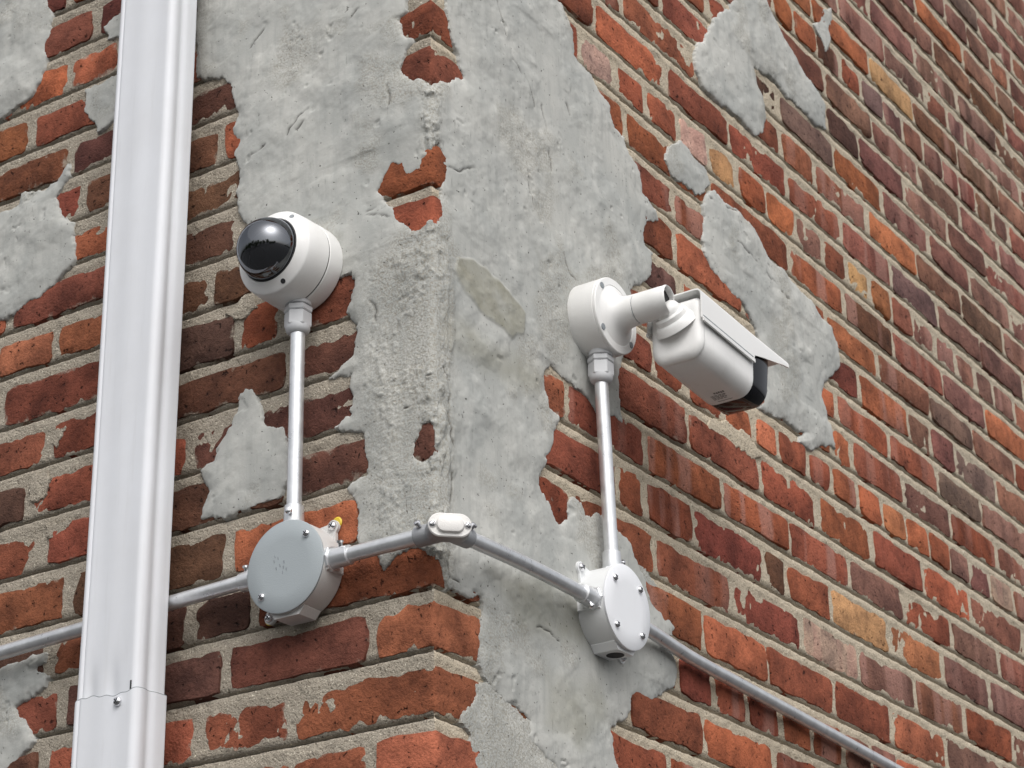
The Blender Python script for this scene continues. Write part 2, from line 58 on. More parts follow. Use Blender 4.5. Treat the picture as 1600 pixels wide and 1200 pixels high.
# ------------------------------------------------------------------ numeric helpers
def _hash(ix, iy, seed):
    h = (ix.astype(np.int64) * 374761393 + iy.astype(np.int64) * 668265263 + seed * 982451653) & 0xffffffff
    h = ((h ^ (h >> 13)) * 1274126177) & 0xffffffff
    h = h ^ (h >> 16)
    return (h & 0xffff) / 32767.5 - 1.0
def vnoise(x, y, seed=0):
    ix = np.floor(x); iy = np.floor(y); fx = x - ix; fy = y - iy
    fx = fx * fx * fx * (fx * (fx * 6 - 15) + 10); fy = fy * fy * fy * (fy * (fy * 6 - 15) + 10)
    a = _hash(ix, iy, seed); b = _hash(ix + 1, iy, seed); c = _hash(ix, iy + 1, seed); d = _hash(ix + 1, iy + 1, seed)
    return (a * (1 - fx) + b * fx) * (1 - fy) + (c * (1 - fx) + d * fx) * fy
def fbm(x, y, size, octaves=4, seed=0, gain=0.5):
    t = np.zeros_like(x); amp = 1.0; n = 0.0; f = 1.0 / size
    for i in range(octaves):
        t += amp * vnoise(x * f + 17.3 * i, y * f - 9.1 * i, seed + i * 31); n += amp; amp *= gain; f *= 2.03
    return t / n
def sstep(a, b, x):
    t = np.clip((x - a) / (b - a), 0, 1); return t * t * (3 - 2 * t)
def poly_sd(X, Y, poly):
    """signed distance, positive inside"""
    P = np.array(poly, float); n = len(P)
    d2 = np.full(X.shape, 1e9); ins = np.zeros(X.shape, bool)
    for i in range(n):
        ax, ay = P[i]; bx, by = P[(i + 1) % n]
        ex, ey = bx - ax, by - ay; wx, wy = X - ax, Y - ay
        t = np.clip((wx * ex + wy * ey) / (ex * ex + ey * ey + 1e-12), 0, 1)
        d2 = np.minimum(d2, (wx - ex * t) ** 2 + (wy - ey * t) ** 2)
        if ay != by:
            c = ((ay > Y) != (by > Y)) & (X < (bx - ax) * (Y - ay) / (by - ay) + ax)
            ins ^= c
    d = np.sqrt(d2)
    return np.where(ins, d, -d)
def line_d(X, Y, pts):
    d2 = np.full(X.shape, 1e9)
    for (ax, ay), (bx, by) in zip(pts[:-1], pts[1:]):
        ex, ey = bx - ax, by - ay; wx, wy = X - ax, Y - ay
        t = np.clip((wx * ex + wy * ey) / (ex * ex + ey * ey + 1e-12), 0, 1)
        d2 = np.minimum(d2, (wx - ex * t) ** 2 + (wy - ey * t) ** 2)
    return np.sqrt(d2)
RC = 0.006                                                    # rounding of the building's corner
def wall_point(S, Z, H):
    """S<0: left wall (faces -y), S>0: right wall (faces +x); H: height above the brick face"""
    S = np.asarray(S, float); Z = np.asarray(Z, float); H = np.asarray(H, float) + 0 * S
    t = np.clip((S + RC) / (2 * RC), 0, 1); phi = -math.pi / 2 + t * math.pi / 2
    r = np.maximum(RC + H, 0.0005)
    x = np.where(S <= -RC, S, np.where(S >= RC, H, -RC + r * np.cos(phi)))
    y = np.where(S <= -RC, -H, np.where(S >= RC, S, RC + r * np.sin(phi)))
    return np.stack([x, y, Z + 0 * S], -1)
def to_px(p):
    v = Vector(p) - Vector(CAM_LOC); w = v.dot(_f)
    if w < 0.1: return (-9999, -9999)
    return 800 + FOCAL_PX * v.dot(_r) / w, 600 - FOCAL_PX * v.dot(_u) / w

# ------------------------------------------------------------------ object helpers
def tag(o, label=None, cat=None, group=None, kind=None):
    if label: o['label'] = label
    if cat: o['category'] = cat
    if group: o['group'] = group
    if kind: o['kind'] = kind
    return o
def origin_of(o):
    v = Vector((0, 0, 0))
    while o is not None: v += o.location; o = o.parent
    return v
def empty(name, loc):
    o = bpy.data.objects.new(name, None); COL.objects.link(o); o.location = loc; o.empty_display_size = 0.02
    return o
def mk(name, V, Fc, mat, parent=None, smooth=True, angle=35, at=None, attrs=None):
    V = np.asarray(V, float).reshape(-1, 3)
    base = origin_of(parent) if parent is not None else Vector((0, 0, 0))
    if at is None and parent is None: at = V.mean(0)
    loc = Vector(at) - base if at is not None else Vector((0, 0, 0))
    me = bpy.data.meshes.new(name)
    W = V - np.array(base + loc)
    if isinstance(Fc, np.ndarray):
        k = Fc.shape[1]
        me.vertices.add(len(W)); me.vertices.foreach_set('co', W.astype(np.float32).ravel())
        me.loops.add(Fc.size); me.loops.foreach_set('vertex_index', Fc.astype(np.int32).ravel())
        me.polygons.add(len(Fc)); me.polygons.foreach_set('loop_start', np.arange(0, Fc.size, k, dtype=np.int32))
        me.polygons.foreach_set('loop_total', np.full(len(Fc), k, np.int32))
        me.update(calc_edges=True)
    else:
        me.from_pydata([tuple(v) for v in W], [], [tuple(f) for f in Fc])
    if smooth:
        me.polygons.foreach_set('use_smooth', np.ones(len(me.polygons), bool))
        if angle is not None:
            try: me.set_sharp_from_angle(angle=math.radians(angle))
            except Exception: pass
    for an, val in (attrs or {}).items():
        val = np.asarray(val, np.float32)
        if val.ndim == 2:
            a = me.attributes.new(an, 'FLOAT_COLOR', 'POINT'); a.data.foreach_set('color', val.ravel())
        else:
            a = me.attributes.new(an, 'FLOAT', 'POINT'); a.data.foreach_set('value', val)
    me.materials.append(mat); me.update(); me.validate()
    o = bpy.data.objects.new(name, me); COL.objects.link(o)
    if parent is not None: o.parent = parent
    o.location = loc
    return o
def join(*parts):
    V = []; Fc = []; n = 0
    for v, f in parts:
        v = np.asarray(v, float).reshape(-1, 3); V.append(v); Fc += [tuple(i + n for i in q) for q in f]; n += len(v)
    return np.concatenate(V), Fc
def frame(a, hint=(0, 0, 1)):
    a = Vector(a).normalized(); h = Vector(hint)
    if abs(a.dot(h)) > 0.98: h = Vector((1, 0, 0))
    u = h.cross(a).normalized(); w = a.cross(u)
    return a, u, w
def lathe(base, axis, prof, n=48, cap0=True, cap1=True):
    """prof: list of (distance along axis, radius)"""
    a, u, w = frame(axis); b = Vector(base); V = []; Fc = []
    for h, r in prof:
        for i in range(n):
            t = 2 * math.pi * i / n
            V.append(b + a * h + (u * math.cos(t) + w * math.sin(t)) * r)
    m = len(prof)
    for j in range(m - 1):
        for i in range(n):
            i2 = (i + 1) % n
            Fc.append((j * n + i, j * n + i2, (j + 1) * n + i2, (j + 1) * n + i))
    if cap0: Fc.append(tuple(range(n - 1, -1, -1)))
    if cap1: Fc.append(tuple((m - 1) * n + i for i in range(n)))
    return V, Fc
def tube(path, r, n=20, caps=True):
    pts = [Vector(p) for p in path]; V = []; Fc = []; prev = None
    for i, p in enumerate(pts):
        d = (pts[min(i + 1, len(pts) - 1)] - pts[max(i - 1, 0)]).normalized()
        if prev is None: _, u, w = frame(d)
        else:
            u = (prev - d * prev.dot(d)).normalized(); w = d.cross(u)
        prev = u
        for k in range(n):
            t = 2 * math.pi * k / n
            V.append(p + (u * math.cos(t) + w * math.sin(t)) * r)
    for j in range(len(pts) - 1):
        for k in range(n):
            k2 = (k + 1) % n
            Fc.append((j * n + k, j * n + k2, (j + 1) * n + k2, (j + 1) * n + k))
    if caps:
        Fc.append(tuple(range(n - 1, -1, -1))); Fc.append(tuple((len(pts) - 1) * n + k for k in range(n)))
    return V, Fc
def loft(rings, cap=True):
    """rings: lists of equal length of points"""
    n = len(rings[0]); V = [p for r in rings for p in r]; Fc = []
    for j in range(len(rings) - 1):
        for k in range(n):
            k2 = (k + 1) % n
            Fc.append((j * n + k, j * n + k2, (j + 1) * n + k2, (j + 1) * n + k))
    if cap:
        Fc.append(tuple(range(n - 1, -1, -1))); Fc.append(tuple((len(rings) - 1) * n + k for k in range(n)))
    return V, Fc
def rrect(cx, cy, w, h, r, seg=6):
    """rounded rectangle outline; r may be four radii (right-top, left-top, left-bottom, right-bottom)"""
    r = (r,) * 4 if not isinstance(r, (tuple, list)) else r
    out = []
    for (sx, sy, a0), rr in zip(((1, 1, 0), (-1, 1, 90), (-1, -1, 180), (1, -1, 270)), r):
        ox, oy = cx + sx * (w / 2 - rr), cy + sy * (h / 2 - rr)
        for i in range(seg + 1):
            t = math.radians(a0 + 90 * i / seg); out.append((ox + rr * math.cos(t), oy + rr * math.sin(t)))
    return out
def screw(name, base, axis, r, parent, mat, slot=True):
    """domed screw head with dark bars laid on for the shade of its cross slot"""
    a, u, w = frame(axis)
    V, Fc = lathe(base, axis, [(-0.002, r), (r * 0.25, r), (r * 0.55, r * 0.86), (r * 0.75, r * 0.55), (r * 0.8, r * 0.2)], n=20)
    o = mk(name, V, Fc, mat, parent, at=base)
    if slot:
        b = Vector(base) + a * (r * 0.62)
        parts = []
        for p, q in ((u + w, u - w), (u - w, u + w)):
            p = p.normalized() * r * 0.62; q = q.normalized() * r * 0.11
            lo = [b + p + q, b - p + q, b - p - q, b + p - q]
            parts.append(loft([lo, [v + a * r * 0.2 for v in lo]]))
        V, Fc = join(*parts)
        mk('slot', V, Fc, M['dark'], o, smooth=False)
    return o

# ------------------------------------------------------------------ materials
def srgb(r, g, b, k=1.0):
    f = lambda c: ((c / 255 + 0.055) / 1.055) ** 2.4 if c > 10 else c / 255 / 12.92
    return (f(r) * k, f(g) * k, f(b) * k, 1)
class NT:
    def __init__(s, name):
        s.m = bpy.data.materials.new(name); s.m.use_nodes = True
        s.t = s.m.node_tree; s.n = s.t.nodes; s.b = s.n['Principled BSDF']; s.out = s.n['Material Output']
        s.pos = s.n.new('ShaderNodeNewGeometry').outputs['Position']
    def link(s, a, b): s.t.links.new(a, b)
    def put(s, sock, v):
        if hasattr(v, 'is_linked') or hasattr(v, 'links'): s.link(v, sock)
        else: sock.default_value = v
    def noise(s, scale, detail=4, rough=0.55, vec=None, dist=0.0):
        n = s.n.new('ShaderNodeTexNoise'); n.inputs['Scale'].default_value = scale; n.inputs['Detail'].default_value = detail
        n.inputs['Roughness'].default_value = rough; n.inputs['Distortion'].default_value = dist
        s.link(vec or s.pos, n.inputs['Vector']); return n.outputs['Fac']
    def voronoi(s, scale, vec=None, feature='F1'):
        n = s.n.new('ShaderNodeTexVoronoi'); n.feature = feature; n.inputs['Scale'].default_value = scale
        s.link(vec or s.pos, n.inputs['Vector']); return n.outputs['Distance']
    def mapped(s, scale, rot=(0, 0, 0)):
        n = s.n.new('ShaderNodeMapping'); n.inputs['Scale'].default_value = scale; n.inputs['Rotation'].default_value = rot
        s.link(s.pos, n.inputs['Vector']); return n.outputs['Vector']
    def ramp(s, v, stops):
        n = s.n.new('ShaderNodeValToRGB'); e = n.color_ramp.elements
        while len(e) < len(stops): e.new(0.5)
        for el, (p, c) in zip(e, stops):
            el.position = p; el.color = c if isinstance(c, (tuple, list)) else (c, c, c, 1)
        s.link(v, n.inputs['Fac']); return n.outputs['Color']
    def mix(s, f, a, b, mode='MIX'):
        n = s.n.new('ShaderNodeMix'); n.data_type = 'RGBA'; n.blend_type = mode
        s.put(n.inputs[0], f); s.put(n.inputs[6], a); s.put(n.inputs[7], b); return n.outputs[2]
    def math(s, op, a, b=0.0, clamp=False):
        n = s.n.new('ShaderNodeMath'); n.operation = op; n.use_clamp = clamp
        s.put(n.inputs[0], a); s.put(n.inputs[1], b); return n.outputs[0]
    def attr(s, name, out='Fac'):
        n = s.n.new('ShaderNodeAttribute'); n.attribute_name = name; return n.outputs[out]
    def bump(s, h, dist, strength=1.0, normal=None):
        n = s.n.new('ShaderNodeBump'); n.inputs['Distance'].default_value = dist; n.inputs['Strength'].default_value = strength
        s.link(h, n.inputs['Height'])
        if normal is not None: s.link(normal, n.inputs['Normal'])
        return n.outputs['Normal']
    def set(s, **k):
        for a, v in k.items(): s.put(s.b.inputs[a.replace('_', ' ')], v)
        return s.m
M = {}
MORTAR_A, MORTAR_B = srgb(180, 171, 157), srgb(154, 145, 131)
PALE_A, PALE_B = srgb(200, 188, 168), srgb(178, 166, 147)     # paler mortar tone on the long wall
def mortar_colour(t, ab=None):
    ab = ab or (MORTAR_A, MORTAR_B)
    c = t.mix(t.noise(14, 4), ab[0], ab[1])
    g = t.noise(420, 2, 0.6)
    c = t.mix(t.ramp(g, [(0.30, 1.0), (0.40, 0.0)]), c, srgb(96, 88, 74))
    c = t.mix(t.ramp(t.noise(330, 2, 0.6, vec=t.mapped((1, 1, 1.1), (0.3, 0.2, 0.1))), [(0.62, 0.0), (0.70, 1.0)]), c, srgb(222, 214, 196))
    return c
def build_materials():
    # brick: fired clay with darker clouds, pits, flashed bands and mortar smears
    t = NT('brick_clay')
    tint = t.attr('tint', 'Color'); edge = t.attr('edge'); band = t.attr('band'); smear = t.attr('smear')
    soot = t.ramp(t.noise(1.7, 5, 0.6), [(0.36, (0.83, 0.82, 0.83, 1)), (0.58, (1.04, 1.04, 1.04, 1))])
    va = t.n.new('ShaderNodeVectorMath'); va.operation = 'ADD'; t.link(t.pos, va.inputs[0]); t.link(t.attr('shift', 'Vector'), va.inputs[1]); t.pos = va.outputs[0]
    n1 = t.noise(16, 5, 0.6); n2 = t.noise(75, 6, 0.7); n3 = t.noise(280, 3, 0.65)
    c = t.mix(t.ramp(n1, [(0.38, 0.0), (0.62, 1.0)]), t.mix(1.0, tint, (0.58, 0.57, 0.58, 1), 'MULTIPLY'), t.mix(1.0, tint, (1.18, 1.17, 1.13, 1), 'MULTIPLY'))
    c = t.mix(t.ramp(n2, [(0.30, 0.7), (0.50, 0.0)]), c, t.mix(1.0, c, (0.52, 0.52, 0.53, 1), 'MULTIPLY'))
    c = t.mix(t.ramp(n2, [(0.56, 0.0), (0.76, 0.6)]), c, t.mix(1.0, c, (1.32, 1.30, 1.28, 1), 'MULTIPLY'))
    bands = t.ramp(t.noise(1.0, 2, 0.4, vec=t.mapped((26, 26, 3.0))), [(0.50, 0.0), (0.60, 1.0)])
    c = t.mix(t.math('MULTIPLY', bands, band), c, t.mix(0.55, c, srgb(178, 136, 124)))
    pits = t.ramp(t.noise(150, 2, 0.55), [(0.27, 1.0), (0.325, 0.0)])
    big = t.ramp(t.noise(58, 3, 0.6, dist=0.6), [(0.27, 1.0), (0.31, 0.0)])
    pit = t.math('MAXIMUM', pits, big)
    c = t.mix(t.math('MULTIPLY', pit, 0.8), c, t.mix(1.0, c, (0.18, 0.15, 0.15, 1), 'MULTIPLY'))
    c = t.mix(t.ramp(n3, [(0.25, 0.6), (0.48, 0.0)]), c, t.mix(1.0, c, (0.55, 0.54, 0.55, 1), 'MULTIPLY'))
    c = t.mix(t.ramp(n3, [(0.58, 0.0), (0.78, 0.5)]), c, t.mix(1.0, c, (1.35, 1.33, 1.3, 1), 'MULTIPLY'))
    c = t.mix(1.0, c, soot, 'MULTIPLY')
    # cement film left near the edges
    e = t.math('ADD', t.math('MULTIPLY', t.noise(48, 5, 0.65), 1.0), t.math('MULTIPLY', edge, -0.30))
    e = t.math('ADD', e, t.math('MULTIPLY', smear, 0.15))
    film = t.ramp(e, [(0.53, 0.0), (0.70, 0.8)])
    c = t.mix(film, c, mortar_colour(t))
    h = t.math('SUBTRACT', t.math('ADD', t.math('MULTIPLY', n2, 0.7), t.math('MULTIPLY', n3, 0.45)), t.math('MULTIPLY', pit, 0.9))
    M['brick'] = t.set(Base_Color=c, Roughness=0.93, Specular_IOR_Level=0.2, Normal=t.bump(h, 0.0038, 1.0))
    # bedding mortar, coarse and sandy
    t = NT('lime_mortar')
    h = t.math('ADD', t.math('MULTIPLY', t.noise(420, 3, 0.65), 0.6), t.math('MULTIPLY', t.noise(130, 4, 0.6), 0.9))
    M['mortar'] = t.set(Base_Color=mortar_colour(t), Roughness=0.97, Specular_IOR_Level=0.15, Normal=t.bump(h, 0.0042, 1.0))
    t = NT('pale_mortar')
    h = t.math('ADD', t.math('MULTIPLY', t.noise(420, 3, 0.65), 0.6), t.math('MULTIPLY', t.noise(130, 4, 0.6), 0.9))
    M['mortar_pale'] = t.set(Base_Color=mortar_colour(t, (PALE_A, PALE_B)), Roughness=0.97, Specular_IOR_Level=0.15, Normal=t.bump(h, 0.0036, 0.9))
    # grey cement render, trowelled
    t = NT('cement_render')
    stain_shade = t.attr('stain_shade'); rough_a = t.attr('coarse'); crk = t.attr('crack')
    c = t.mix(t.ramp(t.noise(7, 5, 0.6), [(0.36, 0.0), (0.64, 1.0)]), srgb(166, 168, 165), srgb(187, 187, 182))
    tro = t.noise(1.0, 4, 0.6, vec=t.mapped((70, 70, 10), (0.62, -0.62, 0.2)))
    c = t.mix(t.ramp(tro, [(0.34, 0.45), (0.52, 0.0)]), c, srgb(156, 158, 155))
    c = t.mix(t.ramp(t.noise(30, 5, 0.65), [(0.52, 0.0), (0.72, 0.6)]), c, srgb(198, 198, 193))
    c = t.mix(t.ramp(t.noise(34, 6, 0.7, dist=0.5), [(0.27, 0.45), (0.40, 0.0)]), c, srgb(144, 145, 140))
    scr = t.ramp(t.noise(1.0, 3, 0.65, vec=t.mapped((420, 420, 22), (0.62, -0.62, 0.2))), [(0.25, 1.0), (0.33, 0.0)])
    c = t.mix(t.math('MULTIPLY', scr, 0.5), c, srgb(108, 107, 101))
    spk = t.ramp(t.noise(230, 2, 0.5), [(0.255, 1.0), (0.30, 0.0)])
    spk2 = t.ramp(t.noise(80, 4, 0.7, dist=1.0), [(0.25, 1.0), (0.30, 0.0)])
    spk = t.math('MAXIMUM', spk, spk2)
    c = t.mix(t.math('MULTIPLY', spk, 0.8), c, srgb(70, 68, 63))
    c = t.mix(t.math('MULTIPLY', stain_shade, t.ramp(t.noise(20, 4, 0.6), [(0.25, 0.25), (0.6, 0.75)])), c, srgb(134, 131, 112))
    c = t.mix(t.math('MULTIPLY', crk, 0.85), c, srgb(62, 59, 54))  # cracks are shallow, so their shade is put in as dark colour
    sand = t.noise(360, 3, 0.65)
    c = t.mix(t.math('MULTIPLY', rough_a, t.ramp(sand, [(0.3, 0.8), (0.6, 0.0)])), c, srgb(140, 134, 120))
    h = t.math('ADD', t.math('MULTIPLY', t.noise(300, 3, 0.6), 0.16), t.math('MULTIPLY', tro, 0.22))
    h = t.math('ADD', h, t.math('MULTIPLY', t.math('MULTIPLY', sand, rough_a), 0.7))
    h = t.math('SUBTRACT', h, t.math('MULTIPLY', spk, 0.5)); h = t.math('SUBTRACT', h, t.math('MULTIPLY', scr, 0.25))
    M['render'] = t.set(Base_Color=c, Roughness=0.9, Specular_IOR_Level=0.25, Normal=t.bump(h, 0.0024, 0.75))
    # painted and moulded things
    def paint(name, col, rough, dirt=0.06, grain=0.0, spec=0.5, dcol=None):
        t = NT(name)
        d = t.ramp(t.noise(9, 6, 0.65), [(0.35, 0.0), (0.75, 1.0)])
        c = t.mix(t.math('MULTIPLY', d, dirt), col, dcol or srgb(150, 142, 130))
        c = t.mix(t.math('MULTIPLY', t.ramp(t.noise(1.0, 4, 0.7, vec=t.mapped((90, 90, 5))), [(0.55, 0.0), (0.8, 1.0)]), dirt), c, dcol or srgb(140, 134, 124))
        r = t.math('ADD', t.math('MULTIPLY', t.noise(40, 4), 0.14), rough - 0.07)
        kw = {}
        if grain: kw['Normal'] = t.bump(t.noise(900, 2, 0.5), grain, 0.5)
        return t.set(Base_Color=c, Roughness=r, Specular_IOR_Level=spec, **kw)
    M['pipe'] = paint('white_coated_aluminium', (0.73, 0.75, 0.79, 1), 0.5, 0.12)
    M['shell'] = paint('white_powder_coat', (0.80, 0.80, 0.79, 1), 0.42, 0.09, 0.0004)
    M['hood'] = paint('white_hood_plastic', (0.83, 0.83, 0.82, 1), 0.35, 0.03)
    M['gland'] = paint('grey_nylon', srgb(198, 200, 203), 0.45, 0.06)
    M['box_light'] = paint('light_grey_enamel', srgb(203, 202, 200), 0.45, 0.08, 0.0005)
    M['box_white'] = paint('white_enamel', srgb(224, 226, 227), 0.42, 0.05, 0.0004)
    M['lid_grey'] = paint('grey_lid_enamel', srgb(160, 168, 172), 0.5, 0.05, 0.0004)
    M['lid_white'] = paint('white_lid_enamel', srgb(232, 234, 238), 0.42, 0.04, 0.0004)
    M['cover'] = paint('bright_cast_cover', srgb(226, 224, 221), 0.4, 0.06, 0.0006)
    M['plug'] = paint('yellow_wall_plug', srgb(214, 186, 50), 0.5, 0.1)
    t = NT('dark_recess'); M['dark'] = t.set(Base_Color=(0.02, 0.02, 0.022, 1), Roughness=0.7)  # near-black colour puts in the shade of slots and holes
    t = NT('rubber_gasket'); M['rubber'] = t.set(Base_Color=(0.03, 0.03, 0.032, 1), Roughness=0.55)
    t = NT('black_window'); M['window'] = t.set(Base_Color=(0.004, 0.004, 0.006, 1), Roughness=0.12, Specular_IOR_Level=0.5)
    t = NT('printed_ink'); M['ink'] = t.set(Base_Color=(0.10, 0.095, 0.09, 1), Roughness=0.6)
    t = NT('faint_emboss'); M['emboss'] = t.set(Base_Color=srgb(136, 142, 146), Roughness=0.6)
    t = NT('galvanised_steel')
    z = t.noise(60, 4, 0.6); st = t.noise(1.0, 3, 0.6, vec=t.mapped((260, 260, 260)))
    c = t.mix(t.ramp(z, [(0.3, 0.0), (0.7, 1.0)]), srgb(204, 206, 209), srgb(228, 230, 232))
    M['zinc'] = t.set(Base_Color=c, Metallic=0.62, Roughness=t.math('ADD', t.math('MULTIPLY', z, 0.22), 0.20))
    t = NT('dark_cast_fitting')
    M['cast'] = t.set(Base_Color=srgb(165, 167, 170), Metallic=0.4, Roughness=0.5, Normal=t.bump(t.noise(500, 3), 0.0006, 0.6))
    t = NT('bright_screw'); M['screw'] = t.set(Base_Color=(0.72, 0.72, 0.74, 1), Metallic=1.0, Roughness=0.22)
    # smoked dome: clear tinted shell that mirrors the sky
    t = NT('smoked_dome')
    tr = t.n.new('ShaderNodeBsdfTransparent'); tr.inputs['Color'].default_value = (0.10, 0.10, 0.12, 1)
    gl = t.n.new('ShaderNodeBsdfGlossy'); gl.inputs['Roughness'].default_value = 0.02; gl.inputs['Color'].default_value = (0.88, 0.92, 1.0, 1)
    fr = t.n.new('ShaderNodeFresnel'); fr.inputs['IOR'].default_value = 2.3
    mx = t.n.new('ShaderNodeMixShader'); t.link(fr.outputs[0], mx.inputs[0]); t.link(tr.outputs[0], mx.inputs[1]); t.link(gl.outputs[0], mx.inputs[2])
    t.link(mx.outputs[0], t.out.inputs['Surface']); M['dome'] = t.m
    t = NT('asphalt'); c = t.mix(t.noise(3, 6), (0.042, 0.042, 0.044, 1), (0.07, 0.07, 0.07, 1))
    M['asphalt'] = t.set(Base_Color=c, Roughness=0.9, Normal=t.bump(t.noise(200, 3), 0.004))
build_materials()

# ------------------------------------------------------------------ ground
g = mk('ground', [(-150, -150, 0), (150, -150, 0), (150, 150, 0), (-150, 150, 0)], [(0, 1, 2, 3)], M['asphalt'], smooth=False)
tag(g, kind='structure')
# far trees across the street, seen only as the dark skyline mirrored in the dome
t = NT('tree_leaves'); M['leaf'] = t.set(Base_Color=t.mix(t.noise(2, 3), (0.035, 0.06, 0.02, 1), (0.07, 0.10, 0.035, 1)), Roughness=0.8)
rg = np.random.default_rng(8); blobs = []
for i in range(26):
    x = -24 + 2.1 * i + rg.uniform(-0.8, 0.8); y = -17 + rg.uniform(-3, 3); hgt = rg.uniform(3.5, 7.5)
    for j in range(5): blobs.append((x + rg.uniform(-1.2, 1.2), y + rg.uniform(-1, 1), hgt * rg.uniform(0.25, 0.9), rg.uniform(0.7, 1.5)))
C = np.array(blobs); idx = rg.integers(0, len(C), 9000); dv = rg.normal(size=(9000, 3)); dv /= np.linalg.norm(dv, axis=1)[:, None]
ctr = C[idx, :3] + dv * C[idx, 3:4] * rg.uniform(0.5, 1, (9000, 1)) ** 0.5
ctr[:, 2] = np.maximum(ctr[:, 2], 0.2)
e1 = rg.normal(size=(9000, 3)); e1 /= np.linalg.norm(e1, axis=1)[:, None]; e2 = np.cross(e1, dv); e2 /= np.linalg.norm(e2, axis=1)[:, None] + 1e-9
V = np.stack([ctr + e1 * 0.24, ctr + e2 * 0.16, ctr - e1 * 0.24, ctr - e2 * 0.16], 1).reshape(-1, 3)
o = mk('distant_trees', V, np.arange(36000).reshape(-1, 4), M['leaf'], smooth=False)
tag(o, 'dark far trees mirrored in the smoked dome', 'trees', kind='stuff')

# ------------------------------------------------------------------ the brick building
building = empty('brick_building', (0, 0, 0))
tag(building, 'weathered red brick building corner patched with grey cement render', 'building')
BED_L, BED_R = 0.0150, 0.0128
NZ = len(COURSE_Z) - 1
CZ = np.array(COURSE_Z)

def mortar_height(S, Z):
    k = np.clip(np.searchsorted(CZ, Z) , 1, NZ)
    bed = np.where(S < 0, BED_L, BED_R)
    t = np.clip(1 - (CZ[k] - Z) / bed, -1, 1)                 # 0 at the brick below, 1 under the brick above
    h = np.where(t > 0, -0.0022 - 0.0016 * t - 0.013 * sstep(0.76, 0.97, t), -0.0034)
    h = h + fbm(S, Z, 0.045, 3, 5) * 0.0016 + fbm(S, Z, 0.009, 3, 9) * 0.0020
    out = (Z < CZ[0]) | (Z > CZ[-1])
    return np.where(out, -0.004, h)
def span(a, b, step): return list(np.linspace(a, b, max(2, int(round((b - a) / step)) + 1)))
zr = [0.0, 0.5, 1.0, CZ[0] - 0.06]
for k in range(NZ):
    zr += span(CZ[k] + 0.001, CZ[k + 1] - BED_L, 0.0085) + span(CZ[k + 1] - BED_L + 0.003, CZ[k + 1] - 0.0008, 0.0026)
zr += [CZ[-1] + 0.05, CZ[-1] + 1.0]
zr = np.array(sorted(set(np.round(zr, 5))))
def sheet(cols, name, label):
    S, Z = np.meshgrid(np.array(cols), zr)
    P = wall_point(S, Z, mortar_height(S, Z)).reshape(-1, 3)
    n = len(cols); m = len(zr); i = np.arange(m - 1)[:, None] * n + np.arange(n - 1)[None]
    Fq = np.stack([i, i + 1, i + n + 1, i + n], -1).reshape(-1, 4)
    o = mk(name, P, Fq, M['mortar'] if cols[0] < 0 else M['mortar_pale'], building, angle=None)
    o['label'] = label
    return o
cl = [-3.0, -1.6, -1.05] + span(-1.0, -0.72, 0.012) + span(-0.71, -0.014, 0.0045) + [-0.010, -0.006, -0.003, 0.0]
cr = [0.0, 0.003, 0.006, 0.010] + span(0.014, 0.9, 0.0048) + span(0.906, 1.9, 0.0075) + span(1.91, 2.9, 0.012) + [3.0, 4.0]
wall_l = sheet(cl, 'wall', 'narrow side wall with the downspout, coarse sandy mortar')
wall_r = sheet(cr, 'wall', 'long side wall running away to the right')

